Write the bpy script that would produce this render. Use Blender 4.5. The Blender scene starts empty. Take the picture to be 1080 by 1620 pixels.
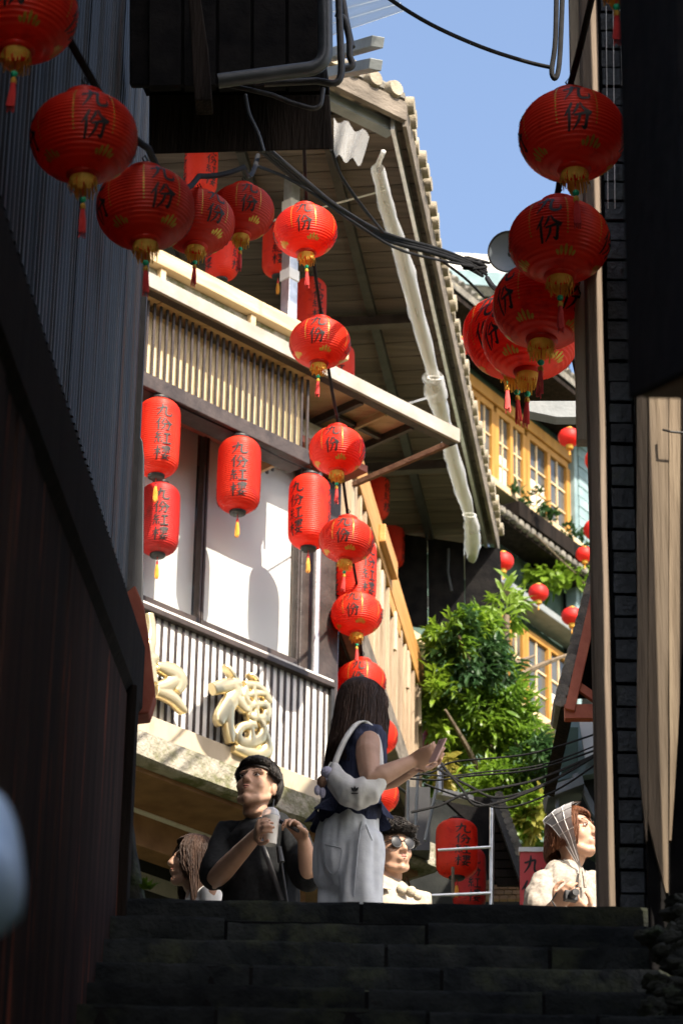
import bpy, bmesh, math, random
from mathutils import Vector, Matrix, noise
random.seed(7)
V = Vector
SC = bpy.context.scene
COL = SC.collection

# ------------------------------------------------------------------ camera
FPX = 5200.0                       # focal length in pixels of a 1080 x 1620 picture
PITCH, ROLL = math.radians(26.5), 0.018
CAM = V((0, 0, -3.75))             # the top of the stairs is z = 0
FW = V((0, math.cos(PITCH), math.sin(PITCH)))
UP = V((0, -math.sin(PITCH), math.cos(PITCH)))
RT = V((1, 0, 0))
XC = RT * math.cos(ROLL) + UP * math.sin(ROLL)
YC = UP * math.cos(ROLL) - RT * math.sin(ROLL)
cam_data = bpy.data.cameras.new('camera')
cam = bpy.data.objects.new('camera', cam_data)
COL.objects.link(cam)
cam.matrix_world = Matrix(((XC.x, YC.x, -FW.x, CAM.x), (XC.y, YC.y, -FW.y, CAM.y), (XC.z, YC.z, -FW.z, CAM.z), (0, 0, 0, 1)))
cam_data.sensor_fit = 'VERTICAL'
cam_data.sensor_height = 36.0
cam_data.lens = FPX / 1620.0 * 36.0
cam_data.clip_start = 0.1
cam_data.clip_end = 2000.0
cam_data.dof.use_dof = True
cam_data.dof.focus_distance = 15.5
cam_data.dof.aperture_fstop = 7.1
SC.camera = cam

# ------------------------------------------------------------------ light
SUN_AZ, SUN_EL = math.radians(147.0), math.radians(45.0)     # azimuth clockwise from +Y
S_DIR = V((math.sin(SUN_AZ) * math.cos(SUN_EL), math.cos(SUN_AZ) * math.cos(SUN_EL), math.sin(SUN_EL)))
world = bpy.data.worlds.new('World')
SC.world = world
world.use_nodes = True
wn = world.node_tree.nodes
bg = wn['Background']
sky_tex = wn.new('ShaderNodeTexSky')
sky_tex.sky_type = 'NISHITA'
sky_tex.sun_disc = False
sky_tex.sun_elevation = SUN_EL
sky_tex.sun_rotation = SUN_AZ
sky_tex.altitude = 300
sky_tex.air_density = 1.0
sky_tex.dust_density = 4.5
sky_tex.ozone_density = 1.0
world.node_tree.links.new(sky_tex.outputs[0], bg.inputs[0])
bg.inputs[1].default_value = 0.125
sun_data = bpy.data.lights.new('sun', 'SUN')
sun_data.energy = 4.2
sun_data.angle = math.radians(0.55)
sun_data.color = (1.0, 0.90, 0.75)
sun = bpy.data.objects.new('sun', sun_data)
COL.objects.link(sun)
sun.rotation_euler = S_DIR.to_track_quat('Z', 'Y').to_euler()
sun.location = (0, 0, 40)
SC.view_settings.view_transform = 'Standard'
SC.view_settings.look = 'None'
SC.view_settings.exposure = 1.4
SC.view_settings.gamma = 1.0
SC.view_settings.use_curve_mapping = False
SC.render.engine = 'CYCLES'
SC.cycles.max_bounces = 7
SC.cycles.diffuse_bounces = 4
SC.cycles.glossy_bounces = 3
SC.cycles.transmission_bounces = 4
SC.cycles.transparent_max_bounces = 12
SC.cycles.use_denoising = True
SC.cycles.sample_clamp_indirect = 6.0
SC.cycles.caustics_reflective = False
SC.cycles.caustics_refractive = False

# ------------------------------------------------------------------ placing things: a viewing ray and a real distance
def ray(px, py): return FW + XC * ((px - 540) / FPX) + YC * ((810 - py) / FPX)
def at_y(px, py, y): d = ray(px, py); return CAM + d * ((y - CAM.y) / d.y)
def at_z(px, py, z): d = ray(px, py); return CAM + d * ((z - CAM.z) / d.z)
def at_d(px, py, zc): return CAM + ray(px, py) * zc
def at_pl(px, py, p, n): d = ray(px, py); return CAM + d * ((V(p) - CAM).dot(n) / d.dot(n))

# ------------------------------------------------------------------ materials
MATS = {}
def mat(name, c1, c2=None, scale=6.0, stretch=(1, 1, 1), rough=0.7, bump=0.0, metal=0.0, detail=6.0, lo=0.35, hi=0.65, spec=0.4,
        coat=0.0, bscale=None, c3=None, c3scale=2.0, c3lo=0.55, c3hi=0.68, sss=0.0, jitter=0.0, trans=0.0, sheen=0.0):
    m = bpy.data.materials.new(name); m.use_nodes = True
    nt = m.node_tree; N = nt.nodes; L = nt.links
    b = N['Principled BSDF']
    b.inputs['Roughness'].default_value = rough
    b.inputs['Metallic'].default_value = metal
    b.inputs['Specular IOR Level'].default_value = spec
    b.inputs['Coat Weight'].default_value = coat
    if sheen: b.inputs['Sheen Weight'].default_value = sheen
    if sss:
        b.inputs['Subsurface Weight'].default_value = sss
        b.inputs['Subsurface Radius'].default_value = (0.012, 0.005, 0.003)
        b.inputs['Subsurface Scale'].default_value = 1.0
    c1 = (*c1, 1); c2 = (*c2, 1) if c2 else c1
    tc = N.new('ShaderNodeTexCoord'); mp = N.new('ShaderNodeMapping')
    mp.inputs['Scale'].default_value = stretch
    L.new(tc.outputs['Object'], mp.inputs[0])
    oi = N.new('ShaderNodeObjectInfo')
    off = N.new('ShaderNodeVectorMath'); off.operation = 'SCALE'
    cv = N.new('ShaderNodeCombineXYZ')
    for k in range(3): L.new(oi.outputs['Random'], cv.inputs[k])
    L.new(cv.outputs[0], off.inputs[0]); off.inputs['Scale'].default_value = 37.0
    ad = N.new('ShaderNodeVectorMath'); L.new(mp.outputs[0], ad.inputs[0]); L.new(off.outputs[0], ad.inputs[1])
    nz = N.new('ShaderNodeTexNoise'); nz.inputs['Scale'].default_value = scale; nz.inputs['Detail'].default_value = detail
    L.new(ad.outputs[0], nz.inputs['Vector'])
    rp = N.new('ShaderNodeValToRGB')
    rp.color_ramp.elements[0].position = lo; rp.color_ramp.elements[0].color = c1
    rp.color_ramp.elements[1].position = hi; rp.color_ramp.elements[1].color = c2
    L.new(nz.outputs['Fac'], rp.inputs[0])
    out = rp.outputs[0]
    if c3:
        n3 = N.new('ShaderNodeTexNoise'); n3.inputs['Scale'].default_value = c3scale; n3.inputs['Detail'].default_value = 8
        n3.inputs['Roughness'].default_value = 0.65
        L.new(ad.outputs[0], n3.inputs['Vector'])
        r3 = N.new('ShaderNodeValToRGB'); r3.color_ramp.elements[0].position = c3lo; r3.color_ramp.elements[1].position = c3hi
        L.new(n3.outputs['Fac'], r3.inputs[0])
        mx = N.new('ShaderNodeMix'); mx.data_type = 'RGBA'
        L.new(r3.outputs[0], mx.inputs[0]); L.new(out, mx.inputs[6]); mx.inputs[7].default_value = (*c3, 1)
        out = mx.outputs[2]
    if jitter:
        hs = N.new('ShaderNodeHueSaturation')
        mr = N.new('ShaderNodeMapRange'); mr.inputs[3].default_value = 1 - jitter; mr.inputs[4].default_value = 1 + jitter
        L.new(oi.outputs['Random'], mr.inputs[0]); L.new(mr.outputs[0], hs.inputs['Value']); L.new(out, hs.inputs['Color'])
        out = hs.outputs[0]
    L.new(out, b.inputs['Base Color'])
    if bump:
        nb = N.new('ShaderNodeTexNoise'); nb.inputs['Scale'].default_value = bscale or scale * 4; nb.inputs['Detail'].default_value = 8
        L.new(ad.outputs[0], nb.inputs['Vector'])
        bp = N.new('ShaderNodeBump'); bp.inputs['Strength'].default_value = bump; bp.inputs['Distance'].default_value = 0.02
        L.new(nb.outputs['Fac'], bp.inputs['Height']); L.new(bp.outputs[0], b.inputs['Normal'])
    if trans:                                    # thin cloth, paper or leaf that lets light through
        tr = N.new('ShaderNodeBsdfTranslucent'); L.new(out, tr.inputs[0])
        ms = N.new('ShaderNodeMixShader'); ms.inputs[0].default_value = trans
        L.new(b.outputs[0], ms.inputs[1]); L.new(tr.outputs[0], ms.inputs[2])
        L.new(ms.outputs[0], N['Material Output'].inputs[0])
    MATS[name] = m
    return m
def clear(name, alpha, tint=(1, 1, 1), rough=0.1, body=(0.8, 0.8, 0.8), gloss=0.5, edge=0.45):
    """thin clear sheet: part transparent, part a glossy milky film"""
    m = bpy.data.materials.new(name); m.use_nodes = True
    N = m.node_tree.nodes; L = m.node_tree.links
    b = N['Principled BSDF']; b.inputs['Base Color'].default_value = (*body, 1); b.inputs['Roughness'].default_value = rough
    b.inputs['Specular IOR Level'].default_value = gloss
    t = N.new('ShaderNodeBsdfTransparent'); t.inputs[0].default_value = (*tint, 1)
    lw = N.new('ShaderNodeLayerWeight'); lw.inputs[0].default_value = 0.35
    mr = N.new('ShaderNodeMapRange'); mr.inputs[3].default_value = alpha; mr.inputs[4].default_value = min(1, alpha + edge)
    L.new(lw.outputs['Facing'], mr.inputs[0])
    ms = N.new('ShaderNodeMixShader'); L.new(mr.outputs[0], ms.inputs[0])
    L.new(t.outputs[0], ms.inputs[1]); L.new(b.outputs[0], ms.inputs[2]); L.new(ms.outputs[0], N['Material Output'].inputs[0])
    MATS[name] = m
    return m

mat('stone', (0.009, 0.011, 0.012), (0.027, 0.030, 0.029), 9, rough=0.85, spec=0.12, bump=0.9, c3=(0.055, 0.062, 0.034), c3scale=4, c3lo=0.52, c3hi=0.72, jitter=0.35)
mat('street', (0.16, 0.15, 0.14), (0.24, 0.23, 0.21), 3, rough=0.85, bump=0.4)
mat('moss_rock', (0.016, 0.018, 0.014), (0.050, 0.050, 0.038), 12, rough=0.95, bump=1.0, c3=(0.05, 0.075, 0.025), c3scale=6)
mat('earth', (0.12, 0.10, 0.07), (0.10, 0.13, 0.06), 2, rough=0.95, bump=0.5)
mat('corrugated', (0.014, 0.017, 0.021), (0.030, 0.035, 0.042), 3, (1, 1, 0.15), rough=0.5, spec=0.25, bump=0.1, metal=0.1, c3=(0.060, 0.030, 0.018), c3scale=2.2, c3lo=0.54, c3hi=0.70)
mat('dark_timber', (0.008, 0.006, 0.005), (0.022, 0.016, 0.013), 14, (1, 1, 0.12), rough=0.85, spec=0.1, bump=0.5, jitter=0.2)
mat('red_board', (0.030, 0.017, 0.014), (0.085, 0.042, 0.032), 7, (1, 1, 0.10), rough=0.85, spec=0.12, bump=0.5, c3=(0.40, 0.10, 0.05), c3scale=5, c3lo=0.575, c3hi=0.61, jitter=0.2)
mat('plank_timber', (0.085, 0.062, 0.040), (0.155, 0.115, 0.075), 10, (1, 1, 0.07), rough=0.8, bump=0.6, jitter=0.12, c3=(0.24, 0.19, 0.13), c3scale=5, c3lo=0.58, c3hi=0.7)
mat('grey_timber', (0.42, 0.33, 0.23), (0.60, 0.49, 0.36), 10, (1, 1, 0.07), rough=0.8, bump=0.6, jitter=0.12, c3=(0.16, 0.12, 0.085), c3scale=7)
mat('post_timber', (0.14, 0.105, 0.075), (0.24, 0.185, 0.14), 16, (1, 1, 0.06), rough=0.8, bump=0.5, c3=(0.10, 0.07, 0.05), c3scale=9)
mat('black_tile', (0.02, 0.024, 0.028), (0.05, 0.058, 0.065), 12, rough=0.45, bump=0.5, jitter=0.3, c3=(0.04, 0.05, 0.035), c3scale=4)
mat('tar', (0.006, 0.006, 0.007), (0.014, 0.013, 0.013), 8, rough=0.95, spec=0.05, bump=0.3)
mat('black_metal', (0.012, 0.012, 0.013), (0.03, 0.028, 0.027), 9, rough=0.5, bump=0.15)
mat('dark_frame', (0.03, 0.022, 0.02), (0.06, 0.045, 0.04), 8, rough=0.5, bump=0.2)
mat('cream_panel', (0.42, 0.35, 0.25), (0.52, 0.44, 0.33), 5, (1, 1, 0.3), rough=0.45, bump=0.12, c3=(0.34, 0.27, 0.18), c3scale=6)
mat('band_panel', (0.70, 0.54, 0.29), (0.80, 0.64, 0.38), 5, (1, 1, 0.3), rough=0.5, bump=0.12, c3=(0.45, 0.33, 0.18), c3scale=6)
mat('white_panel', (0.80, 0.79, 0.76), (0.86, 0.85, 0.83), 5, (1, 1, 0.3), rough=0.4, bump=0.08, c3=(0.66, 0.63, 0.58), c3scale=5)
mat('cream_timber', (0.50, 0.36, 0.20), (0.64, 0.49, 0.30), 8, (0.3, 0.3, 2), rough=0.6, bump=0.25)
mat('orange_timber', (0.40, 0.19, 0.05), (0.54, 0.28, 0.09), 7, (0.6, 0.12, 3), rough=0.55, bump=0.3, c3=(0.38, 0.18, 0.05), c3scale=9)
mat('tan_slat', (0.27, 0.19, 0.12), (0.40, 0.30, 0.20), 9, (1, 1, 0.12), rough=0.7, bump=0.4, jitter=0.15)
mat('weathered', (0.09, 0.075, 0.06), (0.19, 0.16, 0.13), 8, (0.4, 0.4, 1), rough=0.9, bump=0.7)
mat('plywood', (0.50, 0.34, 0.17), (0.66, 0.49, 0.28), 5, (0.4, 1.5, 1), rough=0.65, bump=0.2, c3=(0.36, 0.22, 0.10), c3scale=4)
mat('ceiling_plank', (0.060, 0.046, 0.037), (0.120, 0.094, 0.076), 6, (0.15, 2.5, 1), rough=0.8, bump=0.3, jitter=0.16, c3=(0.055, 0.043, 0.034), c3scale=3)
mat('red_soffit', (0.22, 0.06, 0.04), (0.32, 0.10, 0.065), 6, rough=0.65, bump=0.2)
mat('brown_soffit', (0.20, 0.105, 0.05), (0.30, 0.165, 0.08), 6, rough=0.7, bump=0.2)
mat('tan_wall', (0.33, 0.22, 0.145), (0.42, 0.29, 0.20), 4, rough=0.8, bump=0.15)
mat('concrete', (0.27, 0.25, 0.20), (0.40, 0.37, 0.31), 9, rough=0.9, bump=0.8, c3=(0.13, 0.135, 0.055), c3scale=7, c3lo=0.45, c3hi=0.62)
mat('pale_concrete', (0.60, 0.58, 0.54), (0.74, 0.72, 0.68), 7, rough=0.85, bump=0.4, c3=(0.40, 0.37, 0.32), c3scale=5)
mat('painted_metal', (0.28, 0.25, 0.21), (0.37, 0.335, 0.285), 6, rough=0.5, bump=0.15, c3=(0.34, 0.24, 0.17), c3scale=10, c3lo=0.6, c3hi=0.68)
mat('galvanised', (0.52, 0.53, 0.54), (0.68, 0.69, 0.70), 14, rough=0.35, metal=0.75, bump=0.1)
mat('rusty', (0.13, 0.055, 0.03), (0.22, 0.11, 0.06), 14, rough=0.8, bump=0.4)
mat('grey_paint', (0.17, 0.19, 0.20), (0.24, 0.26, 0.27), 6, rough=0.55, bump=0.15)
mat('blind', (0.84, 0.83, 0.81), (0.90, 0.89, 0.87), 2, (1, 1, 0.2), rough=0.75)
mat('gold', (0.95, 0.76, 0.42), (0.96, 0.81, 0.50), 5, rough=0.33, metal=0.86, bump=0.05)
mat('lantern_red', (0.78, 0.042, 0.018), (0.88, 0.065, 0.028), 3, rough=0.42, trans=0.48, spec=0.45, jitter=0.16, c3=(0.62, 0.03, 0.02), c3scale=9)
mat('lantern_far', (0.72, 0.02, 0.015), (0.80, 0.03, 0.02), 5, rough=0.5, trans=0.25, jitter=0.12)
mat('lantern_shaded', (0.52, 0.02, 0.018), (0.62, 0.03, 0.025), 5, rough=0.5, trans=0.25, c3=(0.30, 0.03, 0.025), c3scale=7)  # duller copy of the lantern red, shade put into the colour
mat('ink', (0.012, 0.009, 0.009), (0.02, 0.014, 0.012), 20, rough=0.6)
mat('gold_print', (0.55, 0.34, 0.03), (0.68, 0.46, 0.07), 30, rough=0.4, metal=0.3)
mat('green_print', (0.05, 0.12, 0.04), (0.20, 0.20, 0.05), 30, rough=0.5)
mat('fringe', (0.62, 0.33, 0.03), (0.74, 0.45, 0.07), 30, rough=0.7, trans=0.3)
mat('tassel_red', (0.55, 0.03, 0.03), (0.68, 0.06, 0.05), 30, rough=0.7)
mat('tassel_orange', (0.85, 0.36, 0.04), (0.9, 0.48, 0.08), 30, rough=0.7, trans=0.2)
mat('bead_green', (0.02, 0.42, 0.20), None, 30, rough=0.25)
mat('cable', (0.008, 0.008, 0.009), (0.016, 0.016, 0.017), 20, rough=0.8, spec=0.15)
mat('pipe_grey', (0.028, 0.033, 0.038), (0.05, 0.056, 0.062), 8, rough=0.4, bump=0.1)
mat('roof_tile', (0.10, 0.095, 0.085), (0.20, 0.185, 0.16), 12, rough=0.85, bump=0.5, jitter=0.25, c3=(0.30, 0.27, 0.19), c3scale=8)
mat('pale_tile', (0.24, 0.205, 0.15), (0.36, 0.31, 0.23), 12, rough=0.8, bump=0.4, jitter=0.2)
mat('yellow_frame', (0.34, 0.165, 0.030), (0.44, 0.225, 0.048), 6, (1, 1, 0.3), rough=0.55, bump=0.15)
mat('teal_wall', (0.16, 0.24, 0.26), (0.24, 0.33, 0.35), 4, rough=0.75, bump=0.2, jitter=0.1)
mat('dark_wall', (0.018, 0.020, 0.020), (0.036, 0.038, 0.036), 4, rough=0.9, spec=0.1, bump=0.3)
mat('green_wall', (0.05, 0.09, 0.075), (0.08, 0.13, 0.11), 4, rough=0.8, bump=0.3)
mat('glass_dark', (0.05, 0.055, 0.055), (0.10, 0.10, 0.095), 1.5, rough=0.12, spec=0.6)
mat('curtain', (0.55, 0.48, 0.40), (0.70, 0.64, 0.56), 3, (6, 6, 0.3), rough=0.6, spec=0.5)
mat('red_timber', (0.34, 0.07, 0.035), (0.46, 0.12, 0.06), 8, rough=0.6, bump=0.2)
mat('brick_face', (0.42, 0.25, 0.16), (0.55, 0.36, 0.25), 9, rough=0.9, bump=0.5)
mat('sign_red', (0.60, 0.035, 0.035), (0.68, 0.05, 0.05), 4, rough=0.4)
mat('sign_white', (0.78, 0.77, 0.75), (0.82, 0.81, 0.79), 4, rough=0.4)
mat('sign_black', (0.02, 0.02, 0.022), (0.03, 0.03, 0.032), 8, rough=0.4)
mat('bark', (0.10, 0.075, 0.05), (0.17, 0.13, 0.09), 14, (1, 1, 0.25), rough=0.9, bump=0.7)
mat('leaf', (0.10, 0.20, 0.018), (0.22, 0.34, 0.03), 1.6, rough=0.40, trans=0.48, spec=0.5, c3=(0.30, 0.40, 0.05), c3scale=1.2)
mat('leaf_dark', (0.025, 0.07, 0.022), (0.05, 0.11, 0.03), 2.5, rough=0.5, trans=0.3)
mat('leaf_warm', (0.22, 0.24, 0.04), (0.34, 0.28, 0.06), 3.0, rough=0.5, trans=0.4)
mat('terracotta', (0.32, 0.12, 0.06), (0.40, 0.17, 0.09), 8, rough=0.8)
mat('dish_grey', (0.11, 0.13, 0.15), (0.15, 0.17, 0.19), 4, rough=0.5)
mat('hanging_pink', (0.55, 0.22, 0.22), (0.68, 0.34, 0.33), 40, rough=0.8, c3=(0.75, 0.68, 0.55), c3scale=30, c3lo=0.6, c3hi=0.63)
clear('window_glass', 0.05, (0.97, 0.98, 0.98), 0.03, (0.10, 0.10, 0.10), 0.9, 0.22)
clear('plastic', 0.15, (0.98, 0.98, 0.98), 0.16, (0.90, 0.90, 0.89), 0.9)
clear('corrugated_plastic', 0.35, (0.9, 0.95, 1.0), 0.3, (0.72, 0.76, 0.80), 0.5)

# ------------------------------------------------------------------ mesh helpers
ORG = {}
def reg(o, loc): ORG[o.name] = V(loc)
def tag(o, label, cat, group=None, kind=None):
    if label: o['label'] = label
    if cat: o['category'] = cat
    if group: o['group'] = group
    if kind: o['kind'] = kind
    return o
def thing(name, loc, label, cat, group=None):
    o = bpy.data.objects.new(name, None); COL.objects.link(o)
    o.empty_display_size = 0.1
    o.location = loc; reg(o, loc)
    return tag(o, label, cat, group)
def frame_from(z, up=V((0, 0, 1))):
    z = z.normalized()
    if abs(z.dot(up)) > 0.98: up = V((0, 1, 0))
    x = up.cross(z).normalized(); y = z.cross(x)
    return x, y, z
class MB:
    def __init__(self): self.v = []; self.f = []
    def add(self, vs, fs):
        k = len(self.v); self.v += [V(p) for p in vs]; self.f += [tuple(i + k for i in f) for f in fs]; return self
    def box(self, a, b):
        x0, y0, z0 = a; x1, y1, z1 = b
        return self.hexa([(x0, y0, z0), (x1, y0, z0), (x1, y1, z0), (x0, y1, z0), (x0, y0, z1), (x1, y0, z1), (x1, y1, z1), (x0, y1, z1)])
    def hexa(self, p):
        return self.add(p, [(3, 2, 1, 0), (4, 5, 6, 7), (0, 1, 5, 4), (1, 2, 6, 5), (2, 3, 7, 6), (3, 0, 4, 7)])
    def obox(self, o, ax, ay, az):                 # corner + three edge vectors
        o, ax, ay, az = V(o), V(ax), V(ay), V(az)
        if ax.cross(ay).dot(az) < 0: ax, ay = ay, ax
        return self.hexa([o, o + ax, o + ax + ay, o + ay, o + az, o + ax + az, o + ax + ay + az, o + ay + az])
    def beam(self, p, q, w, h, up=V((0, 0, 1))):   # rectangular bar from p to q
        p, q = V(p), V(q); x, y, z = frame_from(q - p, up)
        o = p - x * w / 2 - y * h / 2
        return self.obox(o, x * w, y * h, q - p)
    def tube(self, pts, r, seg=8, cap=True):
        pts = [V(p) for p in pts]; n = len(pts)
        rs = r if isinstance(r, (list, tuple)) else [r] * n
        vs, fs = [], []
        x = None
        for i, p in enumerate(pts):
            t = (pts[min(i + 1, n - 1)] - pts[max(i - 1, 0)])
            if t.length < 1e-9: t = V((0, 0, 1))
            t.normalize()
            if x is None: x, y, _ = frame_from(t)
            else:
                x = (x - t * x.dot(t)).normalized(); y = t.cross(x)
            for k in range(seg):
                a = 2 * math.pi * k / seg
                vs.append(p + (x * math.cos(a) + y * math.sin(a)) * rs[i])
        for i in range(n - 1):
            for k in range(seg):
                k2 = (k + 1) % seg
                fs.append((i * seg + k, i * seg + k2, (i + 1) * seg + k2, (i + 1) * seg + k))
        if cap:
            fs.append(tuple(range(seg - 1, -1, -1))); fs.append(tuple((n - 1) * seg + k for k in range(seg)))
        return self.add(vs, fs)
    def lathe(self, prof, seg=24, c=(0, 0, 0), cap=False):
        c = V(c); vs, fs = [], []
        for r, z in prof:
            for k in range(seg):
                a = 2 * math.pi * k / seg
                vs.append(c + V((r * math.cos(a), r * math.sin(a), z)))
        for i in range(len(prof) - 1):
            for k in range(seg):
                k2 = (k + 1) % seg
                fs.append((i * seg + k, i * seg + k2, (i + 1) * seg + k2, (i + 1) * seg + k))
        if cap:
            fs.append(tuple(range(seg - 1, -1, -1))); m = (len(prof) - 1) * seg; fs.append(tuple(m + k for k in range(seg)))
        return self.add(vs, fs)
    def prism(self, poly, ext):
        poly = [V(p) for p in poly]; ext = V(ext); n = len(poly)
        fs = [tuple(range(n)), tuple(range(2 * n - 1, n - 1, -1))]
        for i in range(n):
            j = (i + 1) % n; fs.append((j, i, n + i, n + j))
        return self.add(poly + [p + ext for p in poly], fs)
    def grid(self, rows):
        m = len(rows[0]); vs = [p for r in rows for p in r]; fs = []
        for i in range(len(rows) - 1):
            for j in range(m - 1):
                fs.append((i * m + j, i * m + j + 1, (i + 1) * m + j + 1, (i + 1) * m + j))
        return self.add(vs, fs)
    def mesh(self, name, m, org, smooth=False):
        me = bpy.data.meshes.new(name)
        me.from_pydata([tuple(p - org) for p in self.v], [], self.f)
        me.validate(); me.update()
        if m: me.materials.append(MATS[m])
        bm = bmesh.new(); bm.from_mesh(me); bmesh.ops.recalc_face_normals(bm, faces=bm.faces); bm.to_mesh(me); bm.free()
        if smooth:
            for p in me.polygons: p.use_smooth = True
            if smooth != 'all': me.set_sharp_from_angle(angle=math.radians(45))
        return me
    def build(self, name, m, parent=None, smooth=False, bevel=0.0, label=None, cat=None, group=None, kind=None, org=None):
        if org is None:
            if parent is not None: org = ORG[parent.name]
            else:
                lo = [min(p[i] for p in self.v) for i in range(3)]; hi = [max(p[i] for p in self.v) for i in range(3)]
                org = V(((lo[0] + hi[0]) / 2, (lo[1] + hi[1]) / 2, lo[2]))
        me = self.mesh(name, m, org, smooth)
        o = bpy.data.objects.new(name, me); COL.objects.link(o)
        if parent is not None: o.parent = parent
        else: o.location = org
        reg(o, org)
        if bevel:
            bv = o.modifiers.new('bevel', 'BEVEL'); bv.width = bevel; bv.segments = 2; bv.limit_method = 'ANGLE'; bv.angle_limit = math.radians(40)
        return tag(o, label, cat, group, kind)
def link_copy(src, parent, loc=None):
    c = src.copy(); COL.objects.link(c); c.parent = parent
    if loc is not None: c.location = loc
    return c
def copy_tree(o, parent=None):
    c = o.copy(); COL.objects.link(c); c.parent = parent
    reg(c, ORG.get(o.name, V((0, 0, 0))))
    for ch in [x for x in o.children]: copy_tree(ch, c)
    return c
def catenary(p, q, sag, n=14):
    p, q = V(p), V(q); out = []
    for i in range(n + 1):
        t = i / n; a = p.lerp(q, t); a.z -= sag * 4 * t * (1 - t); out.append(a)
    return out
def smooth_path(pts, n=6):
    pts = [V(p) for p in pts]; out = []
    for i in range(len(pts) - 1):
        p0, p1, p2, p3 = pts[max(i - 1, 0)], pts[i], pts[i + 1], pts[min(i + 2, len(pts) - 1)]
        for k in range(n):
            t = k / n
            out.append(0.5 * ((2 * p1) + (p2 - p0) * t + (2 * p0 - 5 * p1 + 4 * p2 - p3) * t * t + (3 * p1 - p0 - 3 * p2 + p3) * t ** 3))
    out.append(pts[-1]); return out

# brush strokes of the characters: list of strokes, each [(x, y, width), ...] in a unit square
GLYPH = {
 '九': [[(.40, .97, .05), (.39, .72, .10), (.30, .40, .09), (.05, .04, .03)],
       [(.06, .56, .07), (.30, .63, .08), (.62, .70, .10), (.60, .45, .09), (.60, .20, .10), (.70, .08, .10), (.90, .09, .10), (.97, .16, .07), (.96, .32, .03)]],
 '份': [[(.30, .98, .06), (.22, .78, .09), (.02, .50, .03)], [(.20, .72, .07), (.20, .40, .09), (.19, .01, .07)],
       [(.54, .92, .06), (.48, .74, .09), (.32, .52, .03)], [(.60, .95, .04), (.72, .72, .08), (1.0, .50, .13)],
       [(.38, .48, .06), (.60, .50, .08), (.84, .52, .10), (.82, .26, .09), (.76, .06, .10), (.64, .12, .03)],
       [(.58, .48, .08), (.52, .25, .08), (.32, .02, .03)]],
 '紅': [[(.24, .98, .06), (.08, .78, .07), (.28, .76, .07)], [(.36, .84, .07), (.05, .52, .07), (.38, .54, .08)], [(.22, .52, .08), (.22, .20, .07)],
       [(.08, .34, .07), (.02, .12, .05)], [(.24, .32, .05), (.25, .12, .06)], [(.36, .36, .05), (.42, .16, .07)],
       [(.52, .80, .08), (.94, .84, .10)], [(.72, .80, .09), (.71, .15, .09)], [(.46, .10, .08), (.72, .12, .08), (1.0, .15, .12)]],
 '樓': [[(.00, .66, .06), (.38, .71, .09)], [(.20, .99, .06), (.20, .50, .09), (.19, .00, .07)], [(.18, .62, .07), (.01, .30, .03)], [(.22, .58, .05), (.38, .42, .08)],
       [(.48, .92, .06), (.92, .94, .08), (.90, .74, .07)], [(.49, .92, .07), (.51, .74, .06)], [(.40, .82, .06), (1.0, .85, .08)], [(.52, .74, .05), (.88, .75, .06)],
       [(.70, 1.0, .06), (.70, .44, .07)], [(.52, .64, .05), (.52, .50, .06)], [(.50, .63, .06), (.88, .65, .07), (.86, .51, .06)], [(.53, .52, .05), (.85, .53, .06)],
       [(.66, .42, .07), (.54, .18, .08), (.90, .00, .06)], [(.80, .32, .07), (.68, .12, .08), (.42, .00, .03)], [(.40, .26, .06), (1.0, .30, .09)]],
}
def stroke_mesh(mb, glyph, surf, lift=0.0006, step=0.06, across=3):
    """lay a character on a surface: surf(x, y, h) gives the point at glyph coordinate x, y raised by h"""
    for si, st in enumerate(GLYPH[glyph]):
        pts = smooth_path([V((x, y, w)) for x, y, w in st], 5)
        rows = []
        for i, p in enumerate(pts):
            t = pts[min(i + 1, len(pts) - 1)] - pts[max(i - 1, 0)]; t.z = 0
            if t.length < 1e-6: continue
            t.normalize(); nrm = V((-t.y, t.x, 0)); w = max(p.z, 0.015) * 0.62
            rows.append([surf(*(p + nrm * w * s).xy, lift + 0.0004 * si) for s in [(-1 + 2 * k / (across - 1)) for k in range(across)]])
        mb.grid(rows)
    return mb
# ================================================================== ground and stairs
EDGE_Y = [10.42, 10.13, 9.87, 9.58, 9.28, 8.95, 8.63, 8.32, 8.0, 7.7, 7.4, 7.1]
RISE = 0.17
def ground_z(y):
    if y < 1.5: return -5.35
    if y < 10.45: return max(-5.35, -RISE * (10.42 - y) / 0.30 - 0.12)
    if y < 15.2: return -0.06
    return min(-0.06 + 0.33 * (y - 15.2), 30.0)
ys = [-150, -60, -20, -6, 0, 1.5] + [1.6 + 0.6 * k for k in range(15)] + [10.44, 10.46, 12, 15.2, 20, 26, 34, 44, 60, 106, 200, 500]
g = MB()
g.grid([[V((x, y, ground_z(y))) for x in (-500, -150, -40, -12, -4, -1.5, 0, 1.5, 4, 12, 40, 150, 500)] for y in ys])
g.build('ground', 'earth', kind='structure')
s = MB().box((-6, 10.80, -0.30), (9, 15.2, 0.0)).build('street', 'street', kind='structure')
st = MB()
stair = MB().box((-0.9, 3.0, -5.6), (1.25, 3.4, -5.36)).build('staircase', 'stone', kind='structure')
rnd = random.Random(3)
joints = [[.09], [-.35, .30], [.165, .68], [-.25, .33], [.10, .62], [-.33, .27, .75], [-.1, .5], [-.4, .35], [0, .6], [-.3, .4], [.1, .7], [-.2, .5]]
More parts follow.
